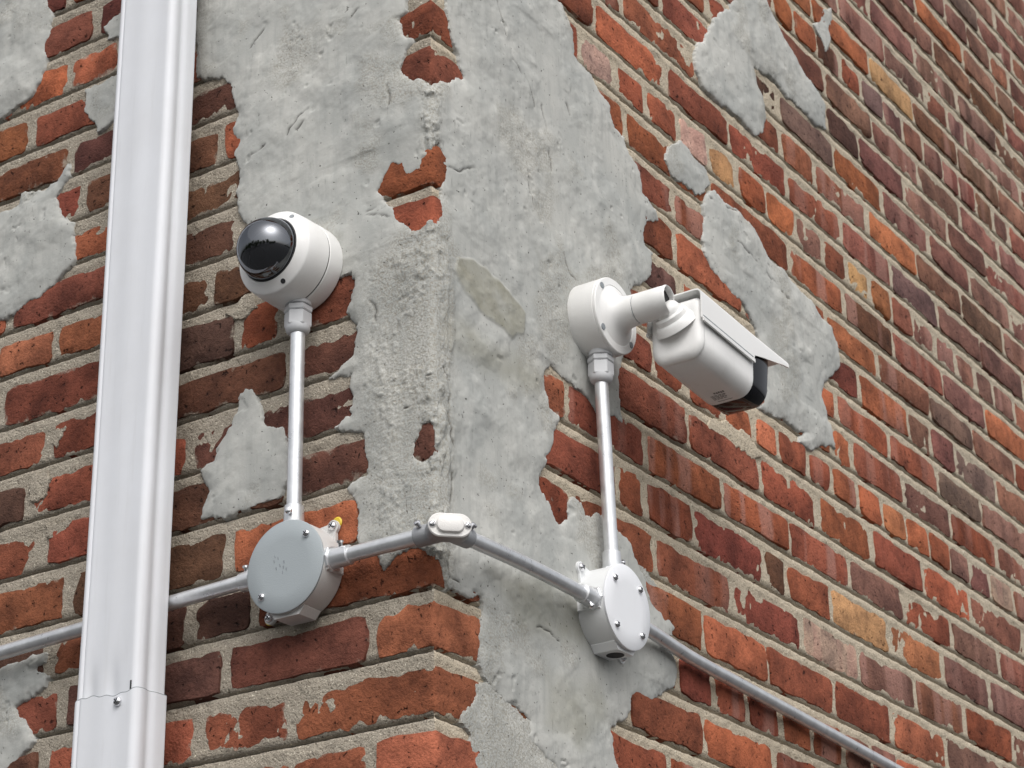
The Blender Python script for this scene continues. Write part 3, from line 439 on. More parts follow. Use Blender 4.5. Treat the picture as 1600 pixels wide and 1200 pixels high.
# colours of single bricks (fired clay; some D also carry the downspout's shade)
KIND = {'R': [(156, 91, 69), (147, 83, 62), (152, 89, 66), (140, 80, 62), (160, 94, 67)], 'D': [(104, 72, 60), (94, 65, 56), (112, 76, 61)],
        'O': [(180, 109, 78), (170, 100, 72), (184, 117, 83)], 'T': [(196, 150, 106), (190, 146, 106)],
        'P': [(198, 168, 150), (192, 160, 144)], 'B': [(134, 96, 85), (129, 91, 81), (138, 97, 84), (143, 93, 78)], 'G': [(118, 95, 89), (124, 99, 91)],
        'L': [(145, 85, 65), (136, 80, 62), (127, 76, 61), (151, 89, 67)]}
def brick_grid(s0, s1, z0, z1, seed, step):
    rnd = random.Random(seed)
    def cuts(a, b, st):
        n = max(1, int(round((b - a - 0.022) / st)))
        return [a, a + 0.0032, a + 0.011] + [a + 0.011 + (b - a - 0.022) * i / n for i in range(1, n)] + [b - 0.011, b - 0.0032, b]
    cs = cuts(s0, s1, step); rs = cuts(z0, z1, step * 0.85)
    if s0 < 0 < s1:
        cs = sorted([c for c in cs if abs(c) > 0.009] + [-0.006, -0.003, 0.0, 0.003, 0.006])
    S, Z = np.meshgrid(np.array(cs), np.array(rs))
    d = np.minimum(np.minimum(S - s0, s1 - S), np.minimum(Z - z0, z1 - Z))
    ds = np.minimum(S - s0, s1 - S); dz = np.minimum(Z - z0, z1 - Z)
    ox, oz = rnd.uniform(0, 40), rnd.uniform(0, 40)
    w = np.clip(1 - d / 0.016, 0, 1)
    dx = (fbm(S + ox, Z + oz, 0.026, 4, 3, 0.6)) * 0.0062 * w
    dy = (fbm(S + oz, Z + ox, 0.026, 4, 4, 0.6)) * 0.0056 * w
    cs_, cz_ = (s0 + s1) / 2, (z0 + z1) / 2                  # rounded corners
    rr = np.clip(1 - np.hypot(ds, dz) / 0.012, 0, 1) * 0.0026
    dx = dx + np.sign(cs_ - S) * rr; dy = dy + np.sign(cz_ - Z) * rr
    off = rnd.uniform(-0.0022, 0.0016); ts = rnd.uniform(-0.010, 0.010); tz = rnd.uniform(-0.02, 0.02)
    H = off + ts * (S - cs_) + tz * (Z - cz_) + fbm(S + ox, Z, 0.035, 3, 8) * 0.0017 + fbm(S, Z + oz, 0.012, 2, 12) * 0.0006
    H = H - np.where(d < 0.001, 0.0185, np.where(d < 0.005, 0.0016, 0.0)) - 0.0045 * sstep(0.35, 0.75, fbm(S + ox, Z + oz, 0.022, 2, 21)) * w
    V = wall_point(S + dx, Z + dy, H).reshape(-1, 3)
    n = len(cs); m = len(rs); i = np.arange(m - 1)[:, None] * n + np.arange(n - 1)[None]
    Fq = np.stack([i, i + 1, i + n + 1, i + n], -1).reshape(-1, 4)
    return V, Fq, np.clip(d / 0.013, 0, 1).ravel()
def brick_look(k, i, s, z, rnd):
    c = BRICK_KIND.get((k, i))
    if c is None:
        if s < 0: c = 'D' if rnd.random() < 0.12 else ('R' if rnd.random() < 0.2 else 'L')
        else:
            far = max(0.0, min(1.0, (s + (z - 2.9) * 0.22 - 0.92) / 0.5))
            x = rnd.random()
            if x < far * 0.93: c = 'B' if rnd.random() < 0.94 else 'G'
            elif x > 0.975: c = 'O'
            elif x > 0.94: c = 'D' if s < 0.9 else 'B'
            else: c = 'R'
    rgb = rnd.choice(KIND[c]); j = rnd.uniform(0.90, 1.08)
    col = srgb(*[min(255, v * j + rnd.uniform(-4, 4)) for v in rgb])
    band = 0.0
    if s > 0.3: band = rnd.choice((0, 0, 0.5, 0.9)) if c in 'RBD' else (0.9 if c == 'P' else 0.0)
    smear = rnd.choice((0.1, 0.3, 0.5, 1.0)) if s < 0.35 else rnd.choice((-0.2, 0.0, 0.0, 0.25))
    return col, band, smear
P1 = np.array(PATCH['P1'])
seen = []; rest = []
for k in range(NZ):
    js = JOINTS[k]
    for i, (a, b) in enumerate(zip(js[:-1], js[1:])):
        rnd = random.Random(k * 1000 + i)
        mid = (a + b) / 2; left_side = mid < 0
        gj = 0.0052 if left_side else 0.0038
        bed = BED_L if left_side else BED_R
        s0 = a + gj + rnd.uniform(-0.0015, 0.002); s1 = b - gj - rnd.uniform(-0.0015, 0.002)
        z0 = CZ[k] + rnd.uniform(-0.0012, 0.0012); z1 = CZ[k + 1] - bed + rnd.uniform(-0.002, 0.0015)
        if s1 - s0 < 0.02: continue
        cx = np.array([s0, s1, s0, s1, mid, max(s0, min(s1, 0.0))]); cz = np.array([z0, z0, z1, z1, (z0 + z1) / 2, (z0 + z1) / 2])
        sd = poly_sd(cx, cz, PATCH['P1'])
        for hp in HOLES: sd = np.minimum(sd, -poly_sd(cx, cz, hp))
        hidden = bool((sd > 0.012).all())
        q = [to_px(wall_point(x, zz, 0.0)) for x, zz in zip(cx, cz)]
        xs = [p[0] for p in q]; ys = [p[1] for p in q]
        inframe = max(xs) > 4 and min(xs) < 1596 and max(ys) > 4 and min(ys) < 1196
        area = (min(max(xs), 1600) - max(min(xs), 0)) * (min(max(ys), 1200) - max(min(ys), 0)) if inframe else 0
        wid = abs(xs[1] - xs[0]) * abs(ys[2] - ys[0])
        if hidden: continue
        e = dict(k=k, i=i, s0=s0, s1=s1, z0=z0, z1=z1, mid=mid, size=wid if inframe else -1)
        (seen if inframe and wid > 120 else rest).append(e)
seen.sort(key=lambda e: -e['size'])
rest += seen[300:]; seen = seen[:300]
def brick_attrs(e, n, edge):
    rnd = random.Random(e['k'] * 777 + e['i'])
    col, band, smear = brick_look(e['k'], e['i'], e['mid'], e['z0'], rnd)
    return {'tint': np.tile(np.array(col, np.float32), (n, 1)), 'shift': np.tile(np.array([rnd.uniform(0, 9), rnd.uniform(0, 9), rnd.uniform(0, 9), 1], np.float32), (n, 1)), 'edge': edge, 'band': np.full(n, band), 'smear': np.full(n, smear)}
for e in seen:
    step = 0.010 if e['mid'] < 0.7 else 0.017
    V, Fq, edge = brick_grid(e['s0'], e['s1'], e['z0'], e['z1'], e['k'] * 91 + e['i'], step)
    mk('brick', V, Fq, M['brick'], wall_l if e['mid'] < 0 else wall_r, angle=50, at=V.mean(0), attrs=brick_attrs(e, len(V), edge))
VV = []; FF = []; AA = []; n0 = 0
for e in rest:
    V, Fq, edge = brick_grid(e['s0'], e['s1'], e['z0'], e['z1'], e['k'] * 91 + e['i'], 0.035)
    VV.append(V); FF.append(Fq + n0); n0 += len(V); AA.append(brick_attrs(e, len(V), edge))
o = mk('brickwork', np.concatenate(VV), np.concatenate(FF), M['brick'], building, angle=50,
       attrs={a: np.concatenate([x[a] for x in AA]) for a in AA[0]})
tag(o, kind='stuff')

# ------------------------------------------------------------------ render patches (cement skimmed over the bricks) and mortar smears
def crust(name, poly, thick, mat, parent, step=0.002, holes=(), edge_w=0.003, seed=1, rag=1.0, wav=1.0, coarse=0.0, label=None, cracks=(), stain_shades=(), sharp=1.0):
    P = np.array(poly); a = P.min(0) - 0.012; b = P.max(0) + 0.012
    xs = np.arange(a[0], b[0], step); zz = np.arange(a[1], b[1], step)
    if a[0] < 0 < b[0]: xs = np.array(sorted(set(np.round(list(xs[np.abs(xs) > 0.008]) + [-0.0075, -0.006, -0.0045, -0.003, -0.0015, 0, 0.0015, 0.003, 0.0045, 0.006, 0.0075], 5))))
    S, Z = np.meshgrid(xs, zz)
    sd = poly_sd(S, Z, poly)
    for hp in holes: sd = np.minimum(sd, -poly_sd(S, Z, hp))
    sd = sd + rag * (fbm(S, Z, 0.034, 5, seed, 0.62) * 0.0085 + fbm(S, Z, 0.006, 2, seed + 7) * 0.0014)
    T = thick * (1 + 0.75 * fbm(S, Z, 0.05, 3, seed + 3))
    prof = 1 - np.exp(-np.clip(sd, 0, 1) / (edge_w * (1.3 + fbm(S, Z, 0.05, 2, seed + 50))))
    prof = prof * (0.22 + 0.78 * (1 - np.exp(-np.clip(sd, 0, 1) / 0.016)))
    H = np.where(sd > 0, T * prof, sd * 6.0) - np.where(sd > 0, 0, 0.0005)
    u = S * 0.8 + Z * 0.55; v = -S * 0.55 + Z * 0.8                     # trowel direction
    H = H + wav * sstep(-0.002, 0.03, sd) * (fbm(S, Z, 0.09, 3, seed + 11) * 0.0024 + fbm(u * 0.28, v, 0.016, 4, seed + 13) * 0.0007 + fbm(S, Z, 0.006, 2, seed + 17) * 0.00035)
    # bed joints telegraph faintly through the skim
    kk = np.clip(np.searchsorted(CZ, Z), 1, NZ); H = H - wav * 0.0012 * np.exp(-((CZ[kk] - Z - 0.008) / 0.008) ** 2) * sstep(-0.1, 0.5, fbm(S, Z, 0.12, 2, seed + 19))
    # torn pockets
    pk = fbm(S, Z, 0.018, 3, seed + 23, 0.6) + 0.35 * fbm(S, Z, 0.1, 2, seed + 29)
    H = H - wav * 0.0016 * sstep(0.60, 0.72, pk)
    co = np.full(S.shape, coarse) + sstep(0.15, 0.5, fbm(S, Z, 0.08, 3, seed + 37)) * 0.8
    if a[0] < 0 < b[0]:                                                 # broken arris along the corner
        near = np.exp(-(S / 0.013) ** 2)
        H = H + near * (fbm(S, Z * 0.7, 0.015, 5, seed + 41, 0.72) * 0.0075 - 0.002); co = co + near
        low = sstep(2.85, 2.55, Z) * np.exp(-((S - 0.012) / 0.02) ** 2)
        rgh = sstep(-0.15, -0.05, S) * (S < 0.01) * sstep(2.80, 2.68, Z)
        H = H + rgh * sstep(0.01, 0.03, sd) * (np.abs(fbm(S, Z, 0.016, 5, seed + 47, 0.7)) * 0.0040 - 0.001); co = co + rgh * 0.8
        H = H + low * np.abs(fbm(S, Z * 0.35, 0.010, 3, seed + 43)) * 0.006; co = co + low
    H = np.where(sd > 0.006, np.maximum(H, 0.0034 * sstep(0.004, 0.034, sd)), H)
    ck = np.zeros(S.shape)
    for c in cracks:
        c = np.array(c); 
        m = (S > c[:, 0].min() - 0.02) & (S < c[:, 0].max() + 0.02) & (Z > c[:, 1].min() - 0.02) & (Z < c[:, 1].max() + 0.02)
        if not m.any(): continue
        d = line_d(S[m] + fbm(S[m], Z[m], 0.02, 3, 77) * 0.006, Z[m] + fbm(S[m], Z[m], 0.02, 3, 78) * 0.006, c)
        tp = sstep(-0.55, 0.25, fbm(S[m], Z[m], 0.016, 2, 79))
        H[m] = H[m] - 0.0016 * np.exp(-(d / 0.0016) ** 2) * tp; ck[m] = np.maximum(ck[m], np.exp(-(d / 0.0011) ** 2) * tp)
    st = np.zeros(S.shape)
    for j, sp in enumerate(stain_shades):
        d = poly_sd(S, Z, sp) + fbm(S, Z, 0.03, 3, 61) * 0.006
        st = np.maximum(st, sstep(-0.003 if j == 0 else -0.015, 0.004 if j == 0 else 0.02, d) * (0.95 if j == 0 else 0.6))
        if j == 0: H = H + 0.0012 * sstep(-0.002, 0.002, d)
    keep = sd > -0.0045
    n = len(xs); m_ = len(zz); i = np.arange(m_ - 1)[:, None] * n + np.arange(n - 1)[None]
    Q = np.stack([i, i + 1, i + n + 1, i + n], -1).reshape(-1, 4)
    Q = Q[keep.ravel()[Q].any(1)]
    used = np.unique(Q); remap = np.full(S.size, -1); remap[used] = np.arange(len(used))
    V = wall_point(S, Z, H).reshape(-1, 3)[used]
    at = {'crack': ck.ravel()[used], 'stain_shade': st.ravel()[used], 'coarse': np.clip(co, 0, 1).ravel()[used]}
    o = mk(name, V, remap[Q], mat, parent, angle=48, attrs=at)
    if label: o['label'] = label
    return o
crust('render_patch', PATCH['P1'], 0.0045, M['render'], building, 0.0016, HOLES, 0.0012, 100, cracks=CRACKS, stain_shades=STAIN_SHADES, label='large grey cement skim wrapped round the building corner')
for nm, th, sd_, lab in (('P2', 0.005, 200, 'forked grey cement patch high on the long wall'), ('P2b', 0.003, 210, None), ('P3', 0.005, 220, 'long grey cement patch behind the bullet camera'),
                    ('P3b', 0.0022, 230, 'thin pale cement smear over one brick'), ('P4', 0.0055, 240, None), ('P5', 0.0055, 250, None), ('P6', 0.0035, 260, None), ('P6b', 0.003, 270, None), ('P7', 0.004, 280, 'cement patch left of the short upright conduit'), ('P8', 0.005, 290, None)):
    crust('render_patch', PATCH[nm], th, M['render'], wall_l if PATCH[nm][0][0] < 0 else wall_r, 0.0017, (), 0.0012, sd_, cracks=CRACKS if nm in ('P2', 'P3') else (), label=lab)
for nm in SMEAR:
    big = nm in ('S1', 'S7', 'S8')
    crust('cement_smear' if big else 'mortar_smear', SMEAR[nm], 0.0018 if big else 0.0009, M['render'] if big else (M['mortar'] if SMEAR[nm][0][0] < 0 else M['mortar_pale']), building if nm == 'S7' else (wall_l if SMEAR[nm][0][0] < 0 else wall_r),
          0.0020, (), 0.003, 300 + int(nm[1:]), rag=1.2, coarse=1.0)

# ------------------------------------------------------------------ downspout
H0 = 1.6                                                     # height of the lens above the pavement
NL, NR = Vector((0, -1, 0)), Vector((1, 0, 0))               # outward normals of the two walls
def on_wall(n, s, z, d=0.0):
    return Vector((s, -d, z + H0)) if n is NL else Vector((d, s, z + H0))
def pipe_outline(grow=0.0):
    w, dp = 0.092 + 2 * grow, 0.046 + 2 * grow; cs, cd = -0.3835, 0.0540
    base = rrect(0, 0, w, dp, (0.009, 0.008, 0.006, 0.004), 8)
    pts = []
    for (ax, ay), (bx, by) in zip(base, base[1:] + base[:1]):
        L = math.hypot(bx - ax, by - ay); n = max(1, int(L / 0.0022))
        for i in range(n): pts.append((ax + (bx - ax) * i / n, ay + (by - ay) * i / n))
    out = []
    for x, y in pts:                                         # x: along wall, y: away from wall
        if y > dp / 2 - 0.004:
            y -= 0.0016 * math.exp(-((x + w / 2 - 0.0105) / 0.0011) ** 2)
            y += 0.00035 * math.cos(x / 0.083 * math.pi * 4)
        if x > w / 2 - 0.004:
            x -= 0.0030 * math.exp(-((y - 0.003) / 0.0062) ** 2)
        out.append((cs + x, cd + y))
    return out
SEAM = 0.6713 + H0
def dent(s, d, z):
    k = math.exp(-((z - SEAM - 0.006) / 0.030) ** 2)
    return 0.0026 * k * (math.exp(-((s + 0.408) / 0.008) ** 2) + math.exp(-((s + 0.376) / 0.009) ** 2)) if d > 0.06 else 0.0
dsp = empty('downspout', (-0.383, -0.0555, 0.0))
tag(dsp, 'white ribbed aluminium downspout running up the side wall', 'downspout')
ol = pipe_outline()
zsl = list(np.linspace(SEAM - 0.03, SEAM + 0.12, 28)) + list(np.linspace(SEAM + 0.16, 5.6, 24))
rings = [[(s + 0.0006 * math.sin(z * 7.3 + s * 40), -(d - dent(s, d, z) + 0.0006 * math.sin(z * 4.1 + s * 60)), z) for s, d in ol] for z in zsl]
V, Fc = loft(rings); mk('upper_pipe', V, Fc, M['pipe'], dsp, angle=40)
og = pipe_outline(0.0017)
def rim(s, d): return SEAM + 0.0022 * math.sin((s + 0.43) * 75) + 0.0009 * math.sin(s * 310)
rings = [[(s, -d, z) for s, d in og] for z in np.linspace(0.05, SEAM - 0.02, 8)] + [[(s, -d, rim(s, d)) for s, d in og],
        [(s0 * 0.94 + s1 * 0.06, -(d0 * 0.94 + d1 * 0.06), rim(s0, d0)) for (s0, d0), (s1, d1) in zip(og, [(-0.383 + (s + 0.383) * 0.6, 0.0555 + (d - 0.0555) * 0.6) for s, d in og])]]
V, Fc = loft(rings, cap=False); mk('lower_pipe', V, Fc, M['pipe'], dsp, angle=40)
screw('screw', (-0.3625, -0.0790, SEAM - 0.010), (0, -1, 0), 0.0052, dsp, M['screw'])
screw('screw', (-0.4265, -0.0600, SEAM - 0.017), (-1, 0, 0), 0.0046, dsp, M['screw'])
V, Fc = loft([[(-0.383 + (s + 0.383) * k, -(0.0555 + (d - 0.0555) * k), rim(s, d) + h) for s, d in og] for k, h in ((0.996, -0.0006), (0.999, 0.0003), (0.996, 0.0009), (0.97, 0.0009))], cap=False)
mk('seam', V, Fc, M['emboss'], dsp)  # grey strip added for the joint's line of shade and dirt
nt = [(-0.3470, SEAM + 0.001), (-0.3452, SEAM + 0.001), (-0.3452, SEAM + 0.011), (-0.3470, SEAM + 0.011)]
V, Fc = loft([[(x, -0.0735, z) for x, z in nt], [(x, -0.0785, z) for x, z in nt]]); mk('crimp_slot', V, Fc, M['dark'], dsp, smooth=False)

# ------------------------------------------------------------------ conduits
RCON = 0.0084
def conduit(name, path, label, r=RCON, ends=()):
    t = empty(name, path[0])
    V, Fc = tube(path, r, 24); mk('tube', V, Fc, M['zinc'], t)
    for (p, ax, L, sc) in ends:                              # set-screw connectors pushed over the tube's end
        p = Vector(p); ax = Vector(ax).normalized()
        V, Fc = lathe(p, ax, [(0, r + 0.0026), (0.003, r + 0.003), (L * 0.45, r + 0.0028), (L - 0.003, r + 0.0024), (L - 0.001, r + 0.0022), (L, r + 0.0004)], 28)
        c = mk('connector', V, Fc, M['zinc'], t)
        V, Fc = lathe(p - ax * 0.001, ax, [(0, r + 0.006), (0.0035, r + 0.006), (0.0042, r + 0.005)], 8)
        mk('lock_nut', V, Fc, M['zinc'], c, angle=20)
        if sc is not None:
            sc = Vector(sc).normalized()
            q = p + ax * L * 0.55 + sc * (r + 0.002)
            V, Fc = lathe(q, sc, [(0, 0.0026), (0.0045, 0.0026), (0.0045, 0.0040), (0.0068, 0.0036), (0.0075, 0.0022)], 16)
            mk('set_screw', V, Fc, M['screw'], c)
    return t
def smooth_path(pts, n=10):
    P = [Vector(p) for p in pts]; out = []
    for i in range(len(P) - 1):
        p0, p1, p2, p3 = P[max(i - 1, 0)], P[i], P[i + 1], P[min(i + 2, len(P) - 1)]
        for k in range(n):
            t = k / n
            out.append(0.5 * ((2 * p1) + (p2 - p0) * t + (2 * p0 - 5 * p1 + 4 * p2 - p3) * t * t + (3 * p1 - p0 - 3 * p2 + p3) * t ** 3))
    return out + [P[-1]]
G = 'galvanised conduits on the brick corner'
tag(conduit('conduit', [on_wall(NL, -0.1716, 0.842, 0.022), on_wall(NL, -0.1718, 1.075, 0.022)], 'x', ends=[(on_wall(NL, -0.1716, 0.836, 0.022), (0, 0, 1), 0.024, (0.3, -1, 0))]),
    'short upright steel conduit rising to the dome camera', 'conduit', G)
tag(conduit('conduit', [on_wall(NR, 0.3248, 0.846, 0.022), on_wall(NR, 0.3180, 1.085, 0.021)], 'x', ends=[(on_wall(NR, 0.3250, 0.841, 0.022), (0, -0.03, 1), 0.024, (0.4, 1, 0))]),
    'short upright steel conduit rising to the bullet camera', 'conduit', G)
tag(conduit('conduit', smooth_path([on_wall(NL, -1.3, 0.758, 0.022), on_wall(NL, -0.9, 0.768, 0.022), on_wall(NL, -0.611, 0.776, 0.022), on_wall(NL, -0.347, 0.784, 0.022), on_wall(NL, -0.219, 0.7875, 0.022)]), 'x',
            ends=[(on_wall(NL, -0.2215, 0.787, 0.022), (-1, 0, -0.03), 0.022, (0, -0.3, 1))]),
    'long steel conduit passing behind the white downspout', 'conduit', G)
EL = Vector((0.033, -0.0225, 0.787 + H0))                    # bend of the corner fitting
tag(conduit('conduit', [on_wall(NL, -0.116, 0.787, 0.0225), EL + Vector((-0.036, 0, 0))], 'x', ends=[(on_wall(NL, -0.1185, 0.787, 0.0225), (1, 0, 0), 0.026, (0.1, -0.4, 1))]),
    'short steel conduit from the grey lidded box to the corner', 'conduit', G)
tag(conduit('conduit', smooth_path([EL + Vector((0, 0.030, 0.001)), Vector((0.033, 0.10, 0.790 + H0)), Vector((0.029, 0.19, 0.792 + H0)), on_wall(NR, 0.270, 0.7935, 0.024)]), 'x',
            ends=[(on_wall(NR, 0.2735, 0.7935, 0.024), (0.05, -1, 0), 0.026, (0.5, 0, -1))]),
    'steel conduit from the corner fitting to the white lidded box', 'conduit', G)
tag(conduit('conduit', smooth_path([on_wall(NR, 0.372, 0.7925, 0.0215), on_wall(NR, 0.420, 0.7905, 0.0195), on_wall(NR, 0.475, 0.7880, 0.0155), on_wall(NR, 0.54, 0.7852, 0.0130), on_wall(NR, 0.704, 0.7805, 0.0115), on_wall(NR, 1.09, 0.766, 0.0115), on_wall(NR, 1.9, 0.735, 0.0115)]), 'x',
            ends=[(on_wall(NR, 0.3715, 0.7925, 0.0215), (0, 1, 0), 0.016, (0.6, 0, 1))]),
    'long steel conduit running down right along the long wall', 'conduit', G)

# corner pulling elbow
elb = empty('conduit_elbow', EL)
tag(elb, 'small dark cast corner fitting with bright oval screwed cover', 'conduit fitting')
path = [EL + Vector((-0.038, 0, 0)), EL + Vector((-0.016, 0, 0)), EL + Vector((-0.008, 0.0008, 0)), EL + Vector((-0.002, 0.0035, 0)), EL + Vector((0, 0.009, 0)), EL + Vector((0, 0.016, 0)), EL + Vector((0, 0.036, 0.001))]
V, Fc = tube(path, 0.0112, 24)
dg = Vector((0.7071, -0.7071, 0)); tg = Vector((0.7071, 0.7071, 0)); zz_ = Vector((0, 0, 1))
def oval(c, w, h, r, d, seg=8): return [c + tg * a + zz_ * b + dg * d for a, b in rrect(0, 0, w, h, r, seg)]
blk = loft([oval(EL, 0.046, 0.024, 0.0115, -0.006), oval(EL, 0.046, 0.024, 0.0115, 0.0105)])
V2, F2 = join((V, Fc), blk); mk('body', V2, F2, M['cast'], elb)
c0 = EL
V, Fc = loft([oval(c0, 0.0445, 0.0250, 0.0122, 0.0105), oval(c0, 0.0455, 0.0260, 0.0128, 0.0112), oval(c0, 0.0455, 0.0260, 0.0128, 0.0128), oval(c0, 0.0435, 0.0240, 0.0118, 0.0138),
              oval(c0, 0.0300, 0.0190, 0.0085, 0.0138), oval(c0, 0.0270, 0.0160, 0.0070, 0.0172), oval(c0, 0.0245, 0.0135, 0.0058, 0.0178)])
cv = mk('cover', V, Fc, M['cover'], elb, angle=30)
for sg in (-1, 1):
    screw('cover_screw', c0 + tg * 0.0185 * sg + dg * 0.0135, dg, 0.0036, elb, M['screw'])
for p, ax in ((EL + Vector((-0.029, -0.0095, 0.0065)), Vector((-0.1, -0.8, 0.6))), (EL + Vector((0.0095, 0.027, 0.0065)), Vector((0.8, 0.1, 0.6)))):
    V, Fc = lathe(p, ax, [(0, 0.0026), (0.0045, 0.0026), (0.0045, 0.0040), (0.0066, 0.0037), (0.0074, 0.0022)], 16)
    mk('set_screw', V, Fc, M['screw'], elb)

# ------------------------------------------------------------------ junction boxes
def junction_box(n, s, z, R, d, label, body_mat, lid_mat, ears, lid_screws, lid_over, emboss=False):
    e1 = Vector((1, 0, 0)) if n is NL else Vector((0, 1, 0)); up = Vector((0, 0, 1)); c = on_wall(n, s, z)
    t = tag(empty('junction_box', c), label, 'junction box', 'round junction boxes')
    P = lambda a, b, h: c + e1 * a + up * b + n * h
    parts = [lathe(c, n, [(0.002, R * 0.985), (0.005, R), (d - 0.0035, R * 0.992)], 72)]
    def slab(outline, h0, h1, taper=0.0):
        o0 = [P(a, b, h0) for a, b in outline]; o1 = [P(a * (1 - taper), b * (1 - taper), h1) for a, b in outline]
        if n is NL: pass
        return loft([o0, o1])
    for ang in ears:
        ca, sa = math.cos(math.radians(ang)), math.sin(math.radians(ang)); w = 0.0075
        ol_ = []
        for rr_, ww in ((R * 0.80, 0.018), (R * 0.99, 0.0135), (0.058, w)): ol_.append((rr_, -ww))
        for i in range(9):
            tt = math.radians(-90 + 180 * i / 8); ol_.append((0.0605 + w * math.cos(tt), w * math.sin(tt)))
        for rr_, ww in ((0.058, w), (R * 0.99, 0.0135), (R * 0.80, 0.018)): ol_.append((rr_, ww))
        ol_ = [(a * ca - b * sa, a * sa + b * ca) for a, b in ol_]
        parts.append(slab(ol_, 0.002, 0.0062)); 
    V, Fc = join(*parts); body = mk('body', V, Fc, body_mat, t)
    # threaded hub pad under the box, with a dark disc for the shade of its knock-out
    pad = [(-0.0235, -R * 0.80), (-0.0235, -R * 0.90), (-0.0165, -R - 0.0030), (0.0165, -R - 0.0030), (0.0235, -R * 0.90), (0.0235, -R * 0.80)]
    V, Fc = slab(pad, 0.004, d - 0.006); mk('hub_pad', V, Fc, body_mat, t, smooth=False)
    if not emboss:
        V, Fc = lathe(P(0.002, -R - 0.0028, d * 0.5), (0, 0, -1), [(0, 0.0105), (0.0006, 0.0105)], 28); mk('knock_out', V, Fc, M['dark'], t)
    for sg in (-1, 1):
        pad2 = [(sg * R * 0.80, -0.016), (sg * (R + 0.0012), -0.0115), (sg * (R + 0.0012), 0.0115), (sg * R * 0.80, 0.016)]
        if sg < 0: pad2 = pad2[::-1]
        V, Fc = slab(pad2, 0.004, d - 0.008); mk('hub_pad', V, Fc, body_mat, t, smooth=False)
    V, Fc = lathe(c, n, [(d - 0.0036, R * 0.96), (d - 0.0032, R - 0.0008 + lid_over), (d - 0.0008, R + lid_over), (d, R - 0.0010 + lid_over), (d + 0.0002, R * 0.6)], 72)
    lid = mk('lid', V, Fc, lid_mat, t, angle=40)
    for a, b in lid_screws: screw('lid_screw', P(a, b, d), n, 0.0044, t, M['screw'])
    for ang in ears:
        ca, sa = math.cos(math.radians(ang)), math.sin(math.radians(ang))
        screw('mounting_screw', P(0.0608 * ca, 0.0608 * sa, 0.0062), n, 0.0052, t, M['screw'])
        V, Fc = lathe(P(0.0645 * ca, 0.0645 * sa + 0.002, 0.0), n, [(0, 0.0062), (0.002, 0.0068), (0.0032, 0.0052)], 16); mk('wall_plug', V, Fc, M['plug'], t)
    if emboss:
        random.seed(3)
        for j in range(3):
            for i in ((0, 1, 3), (0, 2, 3, 4), (1, 3))[j]:
                a0 = -0.013 + i * 0.0042 - j * 0.001; b0 = 0.012 - i * 0.0030 - j * 0.0058
                q = [P(a0 + dx, b0 + dy, d + 0.0002) for dx, dy in ((0, 0), (0.0007, 0.0004), (random.uniform(-0.001, 0.0014), 0.0036), (random.uniform(-0.0018, 0.0004), 0.0032))]
                V, Fc = loft([q, [v + n * 0.0004 for v in q]]); mk('raised_mark', V, Fc, M['emboss'], lid, smooth=False)
    return t
junction_box(NL, -0.1700, 0.7858, 0.0521, 0.038, 'round junction box with plain grey lid left of the corner', M['box_light'], M['lid_grey'], (49, 222), ((0.0295, 0.0305), (-0.0300, -0.0290)), 0.0, True)
junction_box(NR, 0.3232, 0.7932, 0.0502, 0.042, 'round junction box with white lid held by four screws', M['box_white'], M['lid_white'], (134, -45), ((0.028, 0.028), (-0.028, 0.028), (0.028, -0.028), (-0.028, -0.028)), 0.0006)

# ------------------------------------------------------------------ cable glands
def gland(top, parent, lean=Vector((0, 0, -1)), k=1.0):
    V, Fc = lathe(top, lean, [(0, 0.0150 * k), (0.006, 0.0150 * k), (0.0068, 0.0142 * k)], 32)
    g_ = mk('cable_gland', V, Fc, M['gland'], parent)
    a = Vector(lean)
    V, Fc = lathe(Vector(top) + a * 0.0075, a, [(0, 0.0150 * k), (0.001, 0.0162 * k), (0.0062, 0.0162 * k), (0.0075, 0.0150 * k)], 6); mk('hex_nut', V, Fc, M['gland'], g_, angle=20)
    V, Fc = lathe(Vector(top) + a * 0.0150, a, [(0, 0.0138 * k), (0.0012, 0.0156 * k), (0.0165, 0.0156 * k), (0.0180, 0.0148 * k)], 6); mk('dome_nut', V, Fc, M['gland'], g_, angle=20)
    V, Fc = lathe(Vector(top) + a * 0.0315, a, [(0, 0.0142 * k), (0.004, 0.0142 * k), (0.0075, 0.0128 * k), (0.0098, 0.0105 * k), (0.0105, 0.0084 * k)], 32); mk('nut_collar', V, Fc, M['gland'], g_)
    V, Fc = lathe(Vector(top) + a * 0.0065, a, [(0, 0.0128 * k), (0.029, 0.0128 * k)], 24); mk('thread', V, Fc, M['rubber'], g_)
    return g_

